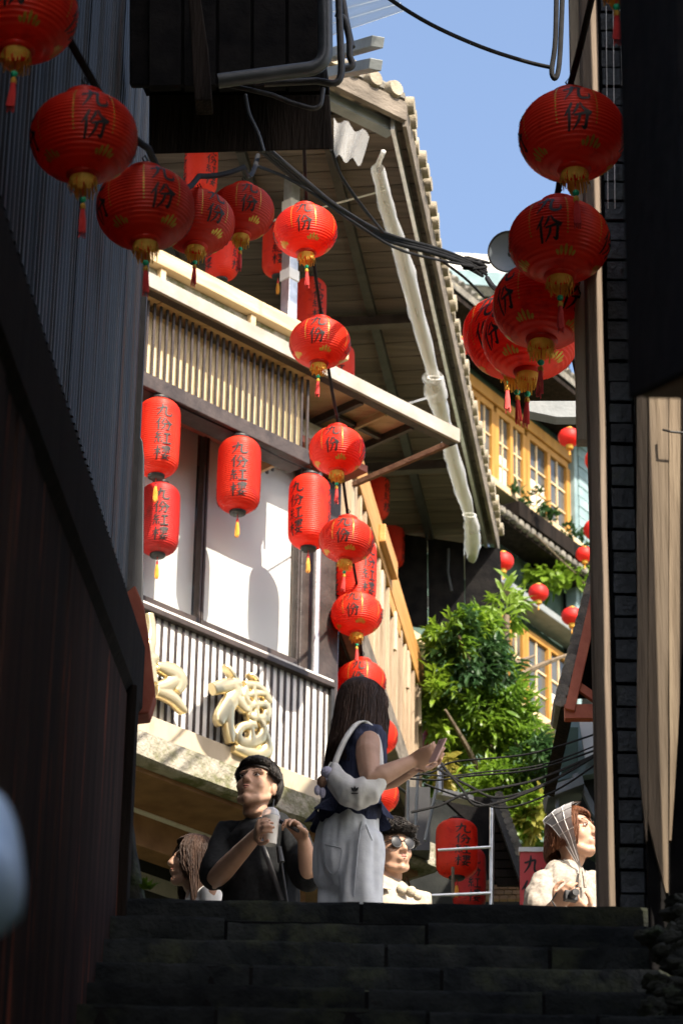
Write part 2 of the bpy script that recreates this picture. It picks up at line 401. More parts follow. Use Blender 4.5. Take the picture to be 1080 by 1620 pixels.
for k in range(26):
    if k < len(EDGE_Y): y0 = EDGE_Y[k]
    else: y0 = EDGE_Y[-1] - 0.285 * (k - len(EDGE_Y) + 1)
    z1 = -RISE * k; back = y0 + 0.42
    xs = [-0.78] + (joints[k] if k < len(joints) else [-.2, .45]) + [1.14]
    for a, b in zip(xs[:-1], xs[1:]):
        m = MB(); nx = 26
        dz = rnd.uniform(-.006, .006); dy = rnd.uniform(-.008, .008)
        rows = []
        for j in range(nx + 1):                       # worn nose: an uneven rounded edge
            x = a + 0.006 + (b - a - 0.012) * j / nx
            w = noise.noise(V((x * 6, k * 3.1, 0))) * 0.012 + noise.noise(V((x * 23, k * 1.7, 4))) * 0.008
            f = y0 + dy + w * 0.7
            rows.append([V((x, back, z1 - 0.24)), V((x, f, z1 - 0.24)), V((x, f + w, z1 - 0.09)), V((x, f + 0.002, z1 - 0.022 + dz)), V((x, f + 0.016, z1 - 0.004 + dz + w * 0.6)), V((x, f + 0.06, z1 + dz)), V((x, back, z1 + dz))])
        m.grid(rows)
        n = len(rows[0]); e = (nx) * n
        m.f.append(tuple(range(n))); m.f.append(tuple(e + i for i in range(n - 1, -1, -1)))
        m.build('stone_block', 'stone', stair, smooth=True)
    MB().box((-0.775, y0 + 0.016, z1 - 0.23), (1.135, back, z1 - 0.012)).build('step_bed', 'tar', stair)

# ================================================================== left side of the alley
LX = -1.02
house_l = thing('metal_clad_house', (-1.6, 6, -5.35), 'dark house clad in corrugated metal lining the left of the alley', 'house')
# corrugated sheets, lower edge climbing with the stairs
def cor_bottom(y): return 2.80 + (y - 13.75) * 0.256
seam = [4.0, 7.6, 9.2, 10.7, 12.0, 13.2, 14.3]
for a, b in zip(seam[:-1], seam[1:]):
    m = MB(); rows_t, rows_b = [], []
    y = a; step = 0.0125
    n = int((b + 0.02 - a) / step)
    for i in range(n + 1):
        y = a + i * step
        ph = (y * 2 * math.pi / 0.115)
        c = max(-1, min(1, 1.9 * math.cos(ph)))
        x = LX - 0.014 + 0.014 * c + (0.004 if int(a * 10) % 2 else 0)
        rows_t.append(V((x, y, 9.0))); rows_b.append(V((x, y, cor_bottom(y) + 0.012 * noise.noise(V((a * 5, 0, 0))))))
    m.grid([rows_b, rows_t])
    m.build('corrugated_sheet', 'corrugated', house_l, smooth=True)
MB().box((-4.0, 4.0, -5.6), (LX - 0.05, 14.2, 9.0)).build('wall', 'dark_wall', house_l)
MB().obox((LX - 0.06, 14.28, cor_bottom(14.2) - 0.05), (0.085, 0, 0), (0, 0.07, 0), (0, 0, 8)).build('corner_trim', 'black_metal', house_l)
# heavy eave beam under the sheets
m = MB()
yb = [3.9, 10.95]
def beam_top(y): return 0.07 + (y - 6.47) * 0.257
p = []
for y in yb:
    zt = beam_top(y)
    p.append([V((LX - 0.1, y, zt - 0.40)), V((-0.76, y, zt - 0.40)), V((-0.705, y, zt - 0.32)), V((-0.705, y, zt - 0.08)), V((-0.76, y, zt)), V((LX - 0.1, y, zt + .25))])
n = 6
m.v = p[0] + p[1]
m.f = [tuple(range(n)), tuple(range(2 * n - 1, n - 1, -1))] + [(i, (i + 1) % n, n + (i + 1) % n, n + i) for i in range(n)]
m.build('eave_beam', 'dark_timber', house_l, bevel=0.01)
m = MB()
q = [at_y(214, 925, 11.05), at_y(228, 958, 11.05), at_y(236, 1010, 11.05), at_y(246, 1096, 11.05), at_y(236, 1128, 11.05), at_y(200, 1132, 11.05), at_y(196, 940, 11.05)]
m.prism(q, (0, 0.10, 0)).build('carved_bracket', 'red_timber', house_l, bevel=0.006)
m = MB()
q = [at_y(x, y, 14.3) for x, y in ((196, 660), (207, 672), (219, 684), (226, 698), (228, 720), (226, 960), (196, 960))]
m.prism(q, (0, 0.05, 0)).build('rounded_sign_end', 'sign_black', house_l, bevel=0.004)
# painted boards below
bw = 0.0
y = 3.9; k = 0
while y < 10.45:
    w = rnd.uniform(0.30, 0.42) if y < 8.15 else 2.3
    if y + w > 10.5: w = 10.5 - y
    xx = -0.722 + rnd.uniform(-.006, .006)
    zb = max(-5.4, -RISE * (10.42 - y) / 0.30 - 0.5)
    ya, yb_ = y + .004, y + w - .004
    MB().prism([(xx, ya, zb), (xx, yb_, zb), (xx, yb_, beam_top(yb_) - .36), (xx, ya, beam_top(ya) - .36)], (-.03, 0, 0)).build('painted_board', 'red_board', house_l, bevel=0.003)
    y += w; k += 1
MB().box((-0.76, 10.38, -0.3), (-0.69, 10.52, 0.75)).build('door_post', 'dark_timber', house_l, bevel=0.006)
# mossy boulder and weed where the wall meets the top step
def rock(name, c, s, seed, m, parent=None, label=None, cat=None, sub=3, amp=0.25, group=None):
    bm = bmesh.new(); bmesh.ops.create_icosphere(bm, subdivisions=sub, radius=1.0)
    mb = MB()
    for v in bm.verts:
        p = v.co.normalized(); r = 1 + amp * noise.noise(p * 1.7 + V((seed, 0, 0))) + amp * 0.5 * noise.noise(p * 4 + V((0, seed, 0)))
        mb.v.append(V((p.x * s[0] * r, p.y * s[1] * r, p.z * s[2] * r)) + V(c))
    mb.f = [tuple(v.index for v in f.verts) for f in bm.faces]; bm.free()
    return mb.build(name, m, parent, smooth='all', label=label, cat=cat, group=group)
m = MB()
rows = []
for i in range(15):                                  # weathered stump leaning against the wall
    t = i / 14; yy = 10.72
    lft = at_y(198 + 2 * t, 1452 - 165 * t, yy); rgt = at_y(242 - 34 * t ** 0.7, 1452 - 165 * t, yy)
    c = (lft + rgt) / 2; w = (rgt - lft).length / 2
    ring = []
    for k in range(17):
        a = 2 * math.pi * k / 16
        r = 1 + 0.22 * noise.noise(V((math.cos(a) * 1.5, math.sin(a) * 1.5, t * 5)))
        ring.append(c + V((math.cos(a) * w * r, math.sin(a) * 0.14 * r, 0)))
    rows.append(ring)
m.grid(rows)
m.build('weathered_stump', 'moss_rock', smooth='all', label='dark weathered stump at the left end of the top step', cat='stump')
def leaf_at(mb, p, d, nrm, ln, w):
    d = d.normalized(); s = d.cross(nrm)
    if s.length < 1e-4: s = V((1, 0, 0))
    s.normalize(); u = s.cross(d)
    mb.add([p, p + d * ln * .35 + s * w * .5 + u * ln * .04, p + d * ln * .35 - s * w * .5 + u * ln * .04, p + d * ln * .72 + s * w * .38, p + d * ln * .72 - s * w * .38, p + d * ln - u * ln * .12, p + d * ln * .4 - u * ln * .02],
           [(0, 6, 1), (0, 2, 6), (1, 6, 3), (6, 2, 4), (6, 4, 3), (3, 4, 5)])
m = MB(); c = at_y(233, 1408, 10.62)
r2 = random.Random(5)
for i in range(26):
    a = r2.uniform(0, 6.28); d = V((math.cos(a), math.sin(a) * .6 - .3, r2.uniform(.4, 1.3)))
    leaf_at(m, c + V((r2.uniform(-.012, .012), 0, 0)), d, V((0, 0, 1)), r2.uniform(.025, .055), .014)
m.build('weed', 'leaf', label='tiny bright green weed growing beside the dark stump', cat='weed')

# dark balcony box high on the left, with its pipes
balc = thing('timber_balcony', (-0.4, 12.6, 3.9), 'black timber balcony box jutting from the left wall at the top', 'balcony')
def P13(x, y, Y=12.6): return at_y(x, y, Y)
m = MB(); a = P13(236, 244); b = P13(527, 236); c = P13(521, 150); d = P13(236, 150)
m.prism([a, b, c, d], (0, 0.06, 0.04)).build('apron_board', 'dark_timber', balc, bevel=0.008)
m = MB(); u = [P13(232, 152, 12.66), P13(521, 150, 12.66), P13(512, 90, 12.36), P13(205, 90, 12.36)]
m.prism(u, (0, 0.05, 0.08)).build('floor_board', 'tar', balc)
m = MB(); q = [P13(205, 135, 12.3), P13(515, 130, 12.3), P13(507, -90, 12.3), P13(205, -90, 12.3)]
m.prism(q, (0, 0.10, 0.05)).build('front_board', 'tar', balc, bevel=0.01)
for i in range(5):
    x0 = 236 + i * 55
    m = MB(); q = [P13(x0, 136, 12.24), P13(x0 + 50, 134, 12.24), P13(x0 + 50, -60, 12.24), P13(x0, -60, 12.24)]
    m.prism(q, (0, 0.05, 0)).build('board', 'tar', balc, bevel=0.003)
m = MB(); m.prism([P13(308, 158, 12.0), P13(336, 158, 12.0), P13(330, 80, 12.0), P13(312, -40, 12.0), P13(296, -40, 12.0)], (0, 0.12, 0)).build('strut', 'dark_timber', balc, bevel=0.005)
def pipe(name, pts, r, mt, parent=None, **kw):
    return MB().tube(smooth_path(pts, 5), r, 12).build(name, mt, parent, smooth=True, **kw)
def elbow(a, c, b, k=0.35, n=6):                   # rounded corner between two straight runs
    a, b, c = V(a), V(b), V(c); p = c.lerp(a, k); q = c.lerp(b, k)
    return [a] + [p.lerp(c, t).lerp(c.lerp(q, t), t) for t in [i / n for i in range(n + 1)]] + [b]
dp = thing('drain_pipes', P13(520, 110, 11.9), 'black plastic drain pipes bending round the balcony box at the top', 'drain pipe')
a, c_, b = P13(513, -40, 11.9), P13(515, 105, 11.9), P13(345, 128, 11.9)
pts = [a] + elbow(P13(514, 60, 11.9), c_, P13(470, 112, 11.9), 0.6)[1:-1] + [b]
MB().tube(pts, 0.033, 14).build('main_pipe', 'pipe_grey', dp, smooth=True)
pts = [P13(534, -40, 12.0)] + elbow(P13(537, 60, 12.0), P13(542, 135, 12.0), P13(500, 128, 12.0), 0.45)[1:] + [P13(418, 132, 12.0)]
MB().tube(pts, 0.016, 10).build('small_pipe', 'black_metal', dp, smooth=True)
pts = elbow(P13(532, 22, 12.1), P13(548, 30, 12.1), P13(553, 70, 12.1), 0.6) + elbow(P13(553, 90, 12.1), P13(560, 106, 12.1), P13(540, 110, 12.1), 0.5)
MB().tube(pts, 0.015, 10).build('small_pipe', 'black_metal', dp, smooth=True)
pts = [P13(535, -40, 12.2), P13(546, 30, 12.2), P13(556, 75, 12.2)]
MB().tube(pts, 0.017, 10).build('small_pipe', 'black_metal', dp, smooth=True)
pts = [P13(350, 132, 11.95), P13(430, 150, 11.95)] + elbow(P13(460, 162, 11.95), P13(506, 176, 11.95), P13(511, 140, 11.95), 0.45)
MB().tube(pts, 0.011, 10).build('brace_rod', 'black_metal', dp, smooth=True)
pipe('electric_conduit', [P13(388, 150, 12.0), P13(394, 180, 12.0), P13(408, 210, 12.0), P13(417, 240, 12.0)], 0.009, 'pipe_grey', label='thin grey conduit hanging down the dark balcony box', cat='conduit')
# steel roof members and a clear roofing sheet up against the sky
for i, (x0, y0, x1, y1, lab) in enumerate(((520, 88, 597, 66, 'upper dark steel tube end sticking out against the sky'), (515, 118, 594, 102, 'lower dark steel tube end sticking out against the sky'))):
    MB().beam(at_y(x0, y0, 16.2), at_y(x1, y1, 15.2), 0.075, 0.062).build('steel_tube', 'grey_paint', label=lab, cat='steel tube', group='steel tube ends', bevel=0.004)
m = MB(); rows = []
A0, A1, B0, B1 = at_y(470, -60, 14.4), at_y(600, -70, 14.4), at_y(520, 62, 15.4), at_y(640, 20, 15.4)
for i in range(41):
    t = i / 40; off = V((0, 0, 0.016 * math.cos(t * 2 * math.pi * 7)))
    rows.append([A0.lerp(B0, t) + off, A1.lerp(B1, t) + off])
m.grid(rows)
m.build('clear_roofing_sheet', 'corrugated_plastic', smooth='all', label='clear corrugated roofing sheet catching light at the top edge', cat='roofing sheet')

# ================================================================== right side of the alley
house_r = thing('timber_house', (1.6, 6, -5.35), 'timber and black tiled house lining the right of the alley', 'house')
HT = 12.6  # height of a thin unseen wall slab, shaped to shade the alley
MB().box((1.20, 1.0, -5.6), (1.24, 9.21, HT)).build('wall', 'dark_wall', house_r)
MB().box((1.20, 9.21, 7.0), (1.24, 9.60, HT)).build('wall', 'dark_wall', house_r)  # opening left under this piece so sun reaches the planks
MB().box((0.955, 10.62, -0.3), (1.24, 10.9, HT)).build('end_wall', 'tar', house_r)
MB().box((1.20, 9.60, -1.5), (1.24, 10.10, HT)).build('rear_wall', 'dark_wall', house_r)
MB().box((1.20, 10.195, -1.5), (1.24, 10.62, HT)).build('rear_wall', 'dark_wall', house_r)  # slit left before this piece so sun strikes the corner post
MB().box((1.241, -2, -5.6), (6.0, 6.2, 2.6)).build('low_wing', 'dark_wall', house_r)  # unseen wing, kept low and short so sun passes over it
MB().box((-4.0, -2, -5.6), (LX - 0.05, 3.99, -1.8)).build('low_wing', 'dark_wall', house_l)  # unseen wing, kept low to open the alley to sky light
MB().prism([(1.241, -2.2, 2.6), (6.2, -2.2, 2.6), (6.2, 6.3, 2.6), (1.241, 6.3, 2.6)], (0, 0, .2)).build('wing_roof', 'roof_tile', house_r)
# black tiles
tw = 0.083; th = 0.0865
for r in range(54):
    z = 0.02 + r * th
    for c in range(3):
        x = 0.972 + c * (tw + 0.008) + (0.003 if r % 2 else 0)
        dy = rnd.uniform(-.006, .004)
        a = rnd.uniform(-.002, .002)
        MB().hexa([(x, 10.60 + dy, z + a), (x + tw, 10.60 + dy, z), (x + tw, 10.63, z), (x, 10.63, z), (x, 10.597 + dy, z + th - 0.011), (x + tw, 10.597 + dy, z + th - 0.011 + a), (x + tw, 10.63, z + th - 0.011), (x, 10.63, z + th - 0.011)]).build('tile', 'black_tile', house_r, bevel=0.003)
# corner post
m = MB(); rows = []
for i in range(40):
    z = -0.1 + 7.6 * i / 39; t = z / 2.1
    x0 = 0.893 + 0.004 * noise.noise(V((0, 0, z * 3))); x1 = 0.953 + 0.006 * noise.noise(V((3, 0, z * 2.4))) + 0.004 * t
    rows.append([V((x0, 10.58, z)), V((x0 + .006, 10.572, z)), V((x1 - .02, 10.571 + .002 * math.sin(z * 9), z)), V((x1, 10.576, z)), V((x1, 10.64, z)), V((x0, 10.64, z)), V((x0, 10.58, z))])
m.grid(rows).build('corner_post', 'post_timber', house_r, smooth=True)
MB().box((0.862, 10.70, 1.9), (0.905, 10.76, 8.0)).build('rear_post', 'grey_timber', house_r, bevel=0.004)
# weathered planks nearer the camera, their lower ends rotted to a point
edges = [1006, 1024, 1057, 1082, 1118, 1150, 1180]
for i, (a, b) in enumerate(zip(edges[:-1], edges[1:])):
    Yp = 9.55 + 0.012 * (i % 3)
    yb = 1490 + rnd.uniform(-15, 15) - (150 if i == 2 else 0)
    if i == 0: yb = 1330
    if i == 1: yb = 1470
    top = -260
    rows = []
    for k in range(31):
        t = k / 30; py = yb + (top - yb) * t
        taper = min(1, t / 0.10) if i != 2 else min(1, t / 0.22)
        l, r = a + 0.8, b - 0.8
        if i <= 1: l = l + (1 - taper) * (r - l) * 0.9 + (14 * max(0, 1 - t / 0.09) if i else 0)
        else: r = r - (1 - taper) * (r - l) * 0.85
        wob = 2.0 * noise.noise(V((i * 3.3, t * 7, 0)))
        p, q = at_y(l + wob, py, Yp), at_y(r + wob * .6, py, Yp)
        rows.append([p, q, q + V((0, .025, 0)), p + V((0, .025, 0)), p])
    m = MB().grid(rows); m.f.append((0, 1, 2, 3)); m.build('plank', 'plank_timber', house_r, smooth=True)
MB().box((0.97, 9.615, -1.2), (1.199, 9.66, 8)).build('plank_backing', 'tar', house_r)
# knots, a hook, stone footing
MB().tube([at_y(1048, 680, 9.53), at_y(1060, 683, 9.50), at_y(1082, 685, 9.50)], 0.004, 6).build('hook', 'black_metal', house_r)
k = 0
for i in range(34):
    px = 1030 + rnd.uniform(0, 75); py = 1428 + i * 6.2
    yv = 9.42 - (py - 1420) * 0.0016
    rock('footing_stone', at_y(px, py, yv), (rnd.uniform(.03, .06), .045, rnd.uniform(.018, .034)), i * 3.7, 'moss_rock', house_r, sub=3, amp=.55)
# hanging signboard close to the camera
sg = thing('hanging_signboard', (0.7, 5.0, -0.4), 'dark brown signboard box hanging close by at the upper right edge', 'signboard')
X0 = 0.588
MB().hexa([V((X0, 4.75, at_y(1000, 592, 4.75).z)), V((1.10, 4.75, at_y(1000, 592, 4.75).z)), V((1.10, 5.75, at_y(1000, 592, 4.75).z + .50)), V((X0, 5.75, at_y(1000, 592, 4.75).z + .50)),
           V((X0, 4.75, 1.6)), V((1.10, 4.75, 1.6)), V((1.10, 5.75, 1.6)), V((X0, 5.75, 1.6))]).build('board', 'brown_soffit', sg, bevel=0.01)
zz = at_y(1000, 588, 4.75).z
MB().hexa([V((X0 - .02, 4.74, zz)), V((X0 - .001, 4.74, zz)), V((X0 - .001, 5.76, zz + .5)), V((X0 - .02, 5.76, zz + .5)), V((X0 - .02, 4.74, 1.6)), V((X0 - .001, 4.74, 1.6)), V((X0 - .001, 5.76, 1.6)), V((X0 - .02, 5.76, 1.6))]).build('edge_strip', 'tar', sg, bevel=0.004)
# boards above the right string of lanterns
m = MB(); m.prism([at_y(915, -40, 11.2), at_y(943, -40, 11.2), at_y(941, 84, 11.2), at_y(917, 84, 11.2)], (0, 0.05, 0))
m.build('hanging_board', 'dark_timber', label='short dark board hanging against the sky above the right lanterns', cat='board', bevel=0.003)
for i, (xa, ya, xb, yb2, lab) in enumerate(((958, 10, 961, 330, 'leftmost thin white cord beside the right post'), (969, 8, 972, 330, 'second thin white cord beside the right post'), (979, 8, 983, 135, 'third thin white cord beside the right post'), (990, 8, 982, 135, 'slanting thin white cord beside the right post'))):
    MB().tube([at_y(xa, ya, 10.3), at_y(xb, yb2, 10.3)], 0.0014, 5).build('cord', 'sign_white', label=lab, cat='cord', group='thin white cords')
# steel bracket arm
m = MB(); Yb = 12.6
m.prism([at_y(832, 634, Yb), at_y(945, 634, Yb), at_y(945, 660, Yb), at_y(880, 660, Yb), at_y(832, 650, Yb)], (0, 0.07, 0))
m.build('bracket_arm', 'grey_paint', label='grey steel bracket arm reaching left under the right lanterns', cat='bracket', bevel=0.003)

# ================================================================== unseen house added behind the viewer to hold back sky light
bh = thing('sky_block_house', (0, -16, -5.35), 'unseen dark house added behind the viewer to block sky light', 'house')
MB().box((-6, -18, -5.6), (7, -14.2, -2)).build('wall', 'dark_wall', bh)
MB().prism([(-6.5, -18.5, -2), (7.5, -18.5, -2), (7.5, -13.8, -2), (-6.5, -13.8, -2)], (0, 0, .3)).build('roof', 'roof_tile', bh)
# ================================================================== tea house on the corner
TA = math.radians(45); TB = math.radians(9)
TP = V((-0.024, 22.0, 0)); TD = V((math.sin(TA), math.cos(TA), 0)); TN = V((math.cos(TA), -math.sin(TA), 0))
TE = V((math.sin(TB), math.cos(TB), 0)); TM = V((math.cos(TB), -math.sin(TB), 0))
ZU = V((0, 0, 1))
def F(t, o, z): return TP + TD * t + TN * o + ZU * z          # along the front, out from it, up
def S(s, o, z): return TP + TE * s + TM * o + ZU * z          # along the side wall
tea = thing('tea_house', F(-2, -2, 2.2), 'tea house on the corner with slatted balcony, gold characters and red lanterns', 'building')
def fbox(name, t0, t1, o0, o1, z0, z1, mt, parent=tea, bevel=0.0, **kw):
    return MB().obox(F(t0, o0, z0), TD * (t1 - t0), TN * (o1 - o0), ZU * (z1 - z0)).build(name, mt, parent, bevel=bevel, **kw)
def sbox(name, s0, s1, o0, o1, z0, z1, mt, parent=tea, bevel=0.0, **kw):
    return MB().obox(S(s0, o0, z0), TE * (s1 - s0), TM * (o1 - o0), ZU * (z1 - z0)).build(name, mt, parent, bevel=bevel, **kw)
# walls
fbox('wall', -7, -0.40, -0.75, -0.55, 2.0, 7.5, 'dark_wall')
fbox('corner_pier', -0.40, 0.0, -0.55, 0.03, 4.3, 7.44, 'dark_frame', bevel=0.01)
fbox('sill_wall', -7, -0.40, -0.10, 0.0, 4.3, 5.80, 'white_panel')
# windows with a white blind behind clear glass
wins = [(-3.60, -2.44), (-2.43, -1.385), (-1.375, -0.42)]
for a, b in wins:
    w = fbox('window', a, b, -0.02, 0.04, 5.80, 5.86, 'dark_frame', bevel=0.004)
    fbox('frame_stile', a, a + 0.02, -0.02, 0.04, 5.86, 7.40, 'dark_frame', w, bevel=0.003)
    fbox('frame_stile', b - 0.02, b, -0.02, 0.04, 5.86, 7.40, 'dark_frame', w, bevel=0.003)
    fbox('frame_rail', a, b, -0.02, 0.04, 7.40, 7.44, 'dark_frame', w, bevel=0.003)
    fbox('pane', a + 0.035, b - 0.035, 0.004, 0.010, 5.86, 7.40, 'window_glass', w)
    bo = -0.05
    fbox('blind', a + 0.01, b - 0.01, bo - .007, bo, 5.82, 7.42, 'blind', w)
fbox('reveal', -0.42, -0.40, -0.45, -0.02, 5.80, 7.44, 'grey_timber')
fbox('window_board', -7, -0.42, -0.45, -0.02, 5.76, 5.795, 'white_panel')
MB().tube([F(-0.30, 0.09, 4.9), F(-0.30, 0.09, 7.4)], 0.028, 12).build('downpipe', 'galvanised', tea, smooth=True)
sbox('corner_strip', 0.0, 0.04, 0.0, 0.012, 4.6, 7.44, 'galvanised')
# balcony railing: pale panel behind dark upright bars
rail = fbox('railing_panel', -3.6, -0.32, 0.235, 0.25, 4.83, 5.60, 'white_panel')
bar = MB().obox(V((0, 0, 0)), TD * 0.020, TN * 0.010, ZU * 0.775).build('bar', 'dark_frame', tea, org=V((0, 0, 0)))
i = 0; t = -3.58
while t < -0.33:
    b = bar if i == 0 else link_copy(bar, tea)
    b.location = F(t, 0.252, 4.83) - ORG[tea.name]
    i += 1; t += 0.0655
fbox('handrail', -3.6, -0.29, 0.21, 0.30, 5.603, 5.645, 'dark_frame', bevel=0.005)
fbox('handrail_cap', -3.6, -0.29, 0.20, 0.28, 5.648, 5.672, 'pale_concrete', bevel=0.005)
fbox('end_post', -0.32, -0.285, 0.215, 0.285, 4.83, 5.60, 'black_metal')
fbox('trim_board', -7, -0.25, 0.18, 0.33, 4.56, 4.828, 'cream_panel', bevel=0.006)
fbox('balcony_floor', -7, -0.25, -0.10, 0.235, 4.80, 4.827, 'pale_concrete')
# mossy concrete ledge
m = MB(); rows = []
for i in range(61):
    t = -7 + 7.46 * i / 60
    w = 0.012 * noise.noise(V((t * 2.3, 0, 0))) + 0.006 * noise.noise(V((t * 9, 0, 5)))
    rows.append([F(t, -0.9, 4.56), F(t, 0.56, 4.56), F(t, 0.60 + w, 4.545), F(t, 0.605 + w, 4.37 + w), F(t, 0.58, 4.345), F(t, -0.9, 4.345), F(t, -0.9, 4.56)])
m.grid(rows); m.f.append(tuple(range(6))); m.f.append(tuple(60 * 7 + k for k in range(5, -1, -1)))
m.build('concrete_ledge', 'concrete', tea, smooth=True)
fbox('ledge_soffit', -7, 0.36, -1.3, 0.50, 4.31, 4.343, 'brown_soffit')
fbox('soffit_beam', -7, -0.2, -0.25, -0.05, 4.08, 4.31, 'brown_soffit', bevel=0.01)
fbox('shop_trim', -7, -0.2, -0.62, -0.55, 4.02, 4.15, 'pale_concrete', bevel=0.005)
fbox('shop_wall', -7, 0.2, -0.95, -0.63, 0.0, 4.31, 'tan_wall')
for k in range(7):
    fbox('shop_panel', -6.6 + k * 0.9, -5.74 + k * 0.9, -0.628, -0.60, 1.4, 4.0, 'tan_wall', bevel=0.006)
# steel truss under the end of the ledge
for k in range(6):
    a, b = F(-0.15 + 0.09 * k, 0.45, 4.12), F(-0.15 + 0.09 * (k + 1), 0.45, 4.30)
    if k % 2: a, b = F(-0.15 + 0.09 * k, 0.45, 4.30), F(-0.15 + 0.09 * (k + 1), 0.45, 4.12)
    MB().tube([a, b], 0.008, 6).build('truss_bar', 'rusty', tea)
MB().beam(F(-0.5, 0.45, 4.11), F(0.42, 0.45, 4.11), 0.02, 0.02).build('truss_chord', 'rusty', tea)
# floor above: red soffit, dark fascia, slatted band, canopy
fbox('red_soffit', -7, 0.0, -0.55, 0.30, 7.445, 7.50, 'red_soffit')
fbox('terrace_floor', -7, 0.0, -4.0, 0.10, 7.505, 7.78, 'pale_concrete')
fbox('lower_fascia', -7, -0.85, 0.34, 0.555, 7.10, 7.215, 'dark_frame', bevel=0.006)
fbox('fascia_soffit', -7, -0.85, 0.02, 0.34, 7.30, 7.34, 'red_soffit')
band = fbox('band_panel', -7, -0.82, 0.40, 0.415, 7.18, 7.80, 'band_panel')
bbar = MB().obox(V((0, 0, 0)), TD * 0.018, TN * 0.014, ZU * 0.575).build('band_bar', 'dark_frame', tea, org=V((0, 0, 0)))
i = 0; t = -3.9
while t < -0.83:
    b = bbar if i == 0 else link_copy(bbar, tea)
    b.location = F(t, 0.525, 7.22) - ORG[tea.name]
    i += 1; t += 0.0605
for i in range(8):                                           # the band returns towards the wall
    b = link_copy(bbar, tea); b.location = F(-0.822 + 0.002 * i, 0.47 - 0.06 * i, 7.22) - ORG[tea.name]
fbox('band_return', -0.86, -0.832, 0.02, 0.40, 7.22, 7.79, 'band_panel')
# canopy frame
fbox('canopy_fascia', -7, 0.61, 0.645, 0.675, 7.80, 7.915, 'painted_metal', bevel=0.004)
fbox('canopy_edge_angle', -7, 0.61, 0.575, 0.642, 7.80, 7.835, 'dark_frame')
fbox('canopy_end', 0.58, 0.61, -0.62, 0.62, 7.80, 7.845, 'rusty', bevel=0.003)
fbox('canopy_rib', 0.18, 0.215, -0.62, 0.57, 7.79, 7.85, 'dark_frame')
fbox('canopy_rib', -0.36, -0.325, 0.04, 0.57, 7.79, 7.85, 'dark_frame')
fbox('canopy_rib', -0.10, -0.078, 0.04, 0.57, 7.79, 7.84, 'plywood')
fbox('canopy_rib', -0.30, 0.18, 0.24, 0.275, 7.805, 7.838, 'dark_frame')
for a, b in ((-7, -3.5), (-3.49, -2.3), (-2.29, -0.86), (-0.85, -0.35), (-0.34, 0.19)):
    fbox('canopy_sheet', a, b, 0.04, 0.62, 7.852, 7.868, 'plywood')
fbox('canopy_sheet', 0.0, 0.19, -0.60, 0.03, 7.852, 7.868, 'plywood')
fbox('canopy_cover', -7, 0.19, -0.60, 0.62, 7.872, 7.90, 'painted_metal')
# parapet and lit top beam of the terrace
fbox('parapet', -7, -0.2, 0.10, 0.16, 7.905, 8.36, 'concrete')
for t in (-2.9, -2.05, -1.15, -0.45):
    fbox('parapet_stud', t, t + 0.05, 0.162, 0.21, 7.905, 8.36, 'cream_timber', bevel=0.004)
fbox('terrace_beam', -7, -0.15, 0.07, 0.235, 8.365, 8.49, 'cream_timber', bevel=0.008)
# side wall: lattice of boards over a weathered fascia
sbox('side_wall', 0.05, 5.3, -0.9, -0.35, 3.5, 7.5, 'dark_wall')
sbox('side_fascia', 0.05, 5.3, -0.05, 0.06, 6.46, 6.74, 'weathered', bevel=0.01)
sbox('side_backing', 0.1, 5.25, -0.34, -0.30, 6.5, 8.2, 'dark_timber')  # dark sheet standing in for the shaded interior behind the open lattice
sbox('side_floor', 0.05, 5.3, -0.9, -0.05, 6.42, 6.48, 'dark_timber')
k = 0; s_ = 0.45
while s_ < 5.2:
    sbox('lattice_board', s_, s_ + 0.06, -0.055, -0.018, 6.70 + rnd.uniform(-.03, .03), 8.03 - .03 * s_, 'tan_slat', bevel=0.004)
    if k % 3 == 1: sbox('lattice_cleat', s_ + 0.005, s_ + 0.055, -0.017, 0.008, 7.5, 7.85, 'grey_timber', bevel=0.003)
    s_ += 0.27; k += 1
for a_, b_ in ((0.55, 2.62), (2.626, 5.25)):          # handrail beam, dropping slightly along the terrace
    za, zb_ = 8.37 - .03 * a_, 8.37 - .03 * b_
    MB().hexa([S(a_, -.16, za - .33), S(b_, -.16, zb_ - .33), S(b_, -.01, zb_ - .33), S(a_, -.01, za - .33), S(a_, -.16, za), S(b_, -.16, zb_), S(b_, -.01, zb_), S(a_, -.01, za)]).build('side_beam', 'orange_timber', tea, bevel=0.01)
sbox('splice_block', 2.20, 2.95, -0.009, 0.045, 8.04, 8.20, 'orange_timber', bevel=0.006)
sbox('under_cleat', 2.9, 3.6, -0.08, -0.015, 7.80, 7.93, 'orange_timber', bevel=0.006)
# roof of the terrace
RA, RB = V((0.42, 20.82, 10.0)), V((1.495, 28.20, 10.0))
RE = (RB - RA).normalized(); RFd = V((-0.767, -0.641, 0)); RQ = V((-RE.y, RE.x, 0))   # along the eave, along the front edge, inwards
roof = MB().prism([RA + ZU * .13, RB + ZU * .13, RB + RQ * 6 + ZU * 1.9, RA + RFd * 4.5 + RQ * 1.0 + ZU * 1.2, RA + RFd * 4.5 + ZU * .13], (0, 0, .05)).build('roof', 'roof_tile', tea)
npl = 30
for i in range(npl):
    a = RA + RE * (7.46 * i / npl + 0.006); b = RA + RE * (7.46 * (i + 1) / npl - 0.006)
    ln = 5.5
    MB().hexa([a, b, b + RQ * ln, a + RQ * ln, a + ZU * .03, b + ZU * .03, b + RQ * ln + ZU * .03, a + RQ * ln + ZU * .03]).build('ceiling_plank', 'ceiling_plank', roof)
for off in (0.62, 1.30, 2.1):
    MB().beam(RA + RE * 0.3 + RQ * off - ZU * .035, RB + RQ * off - ZU * .035, 0.07, 0.07).build('rafter', 'black_metal', roof)
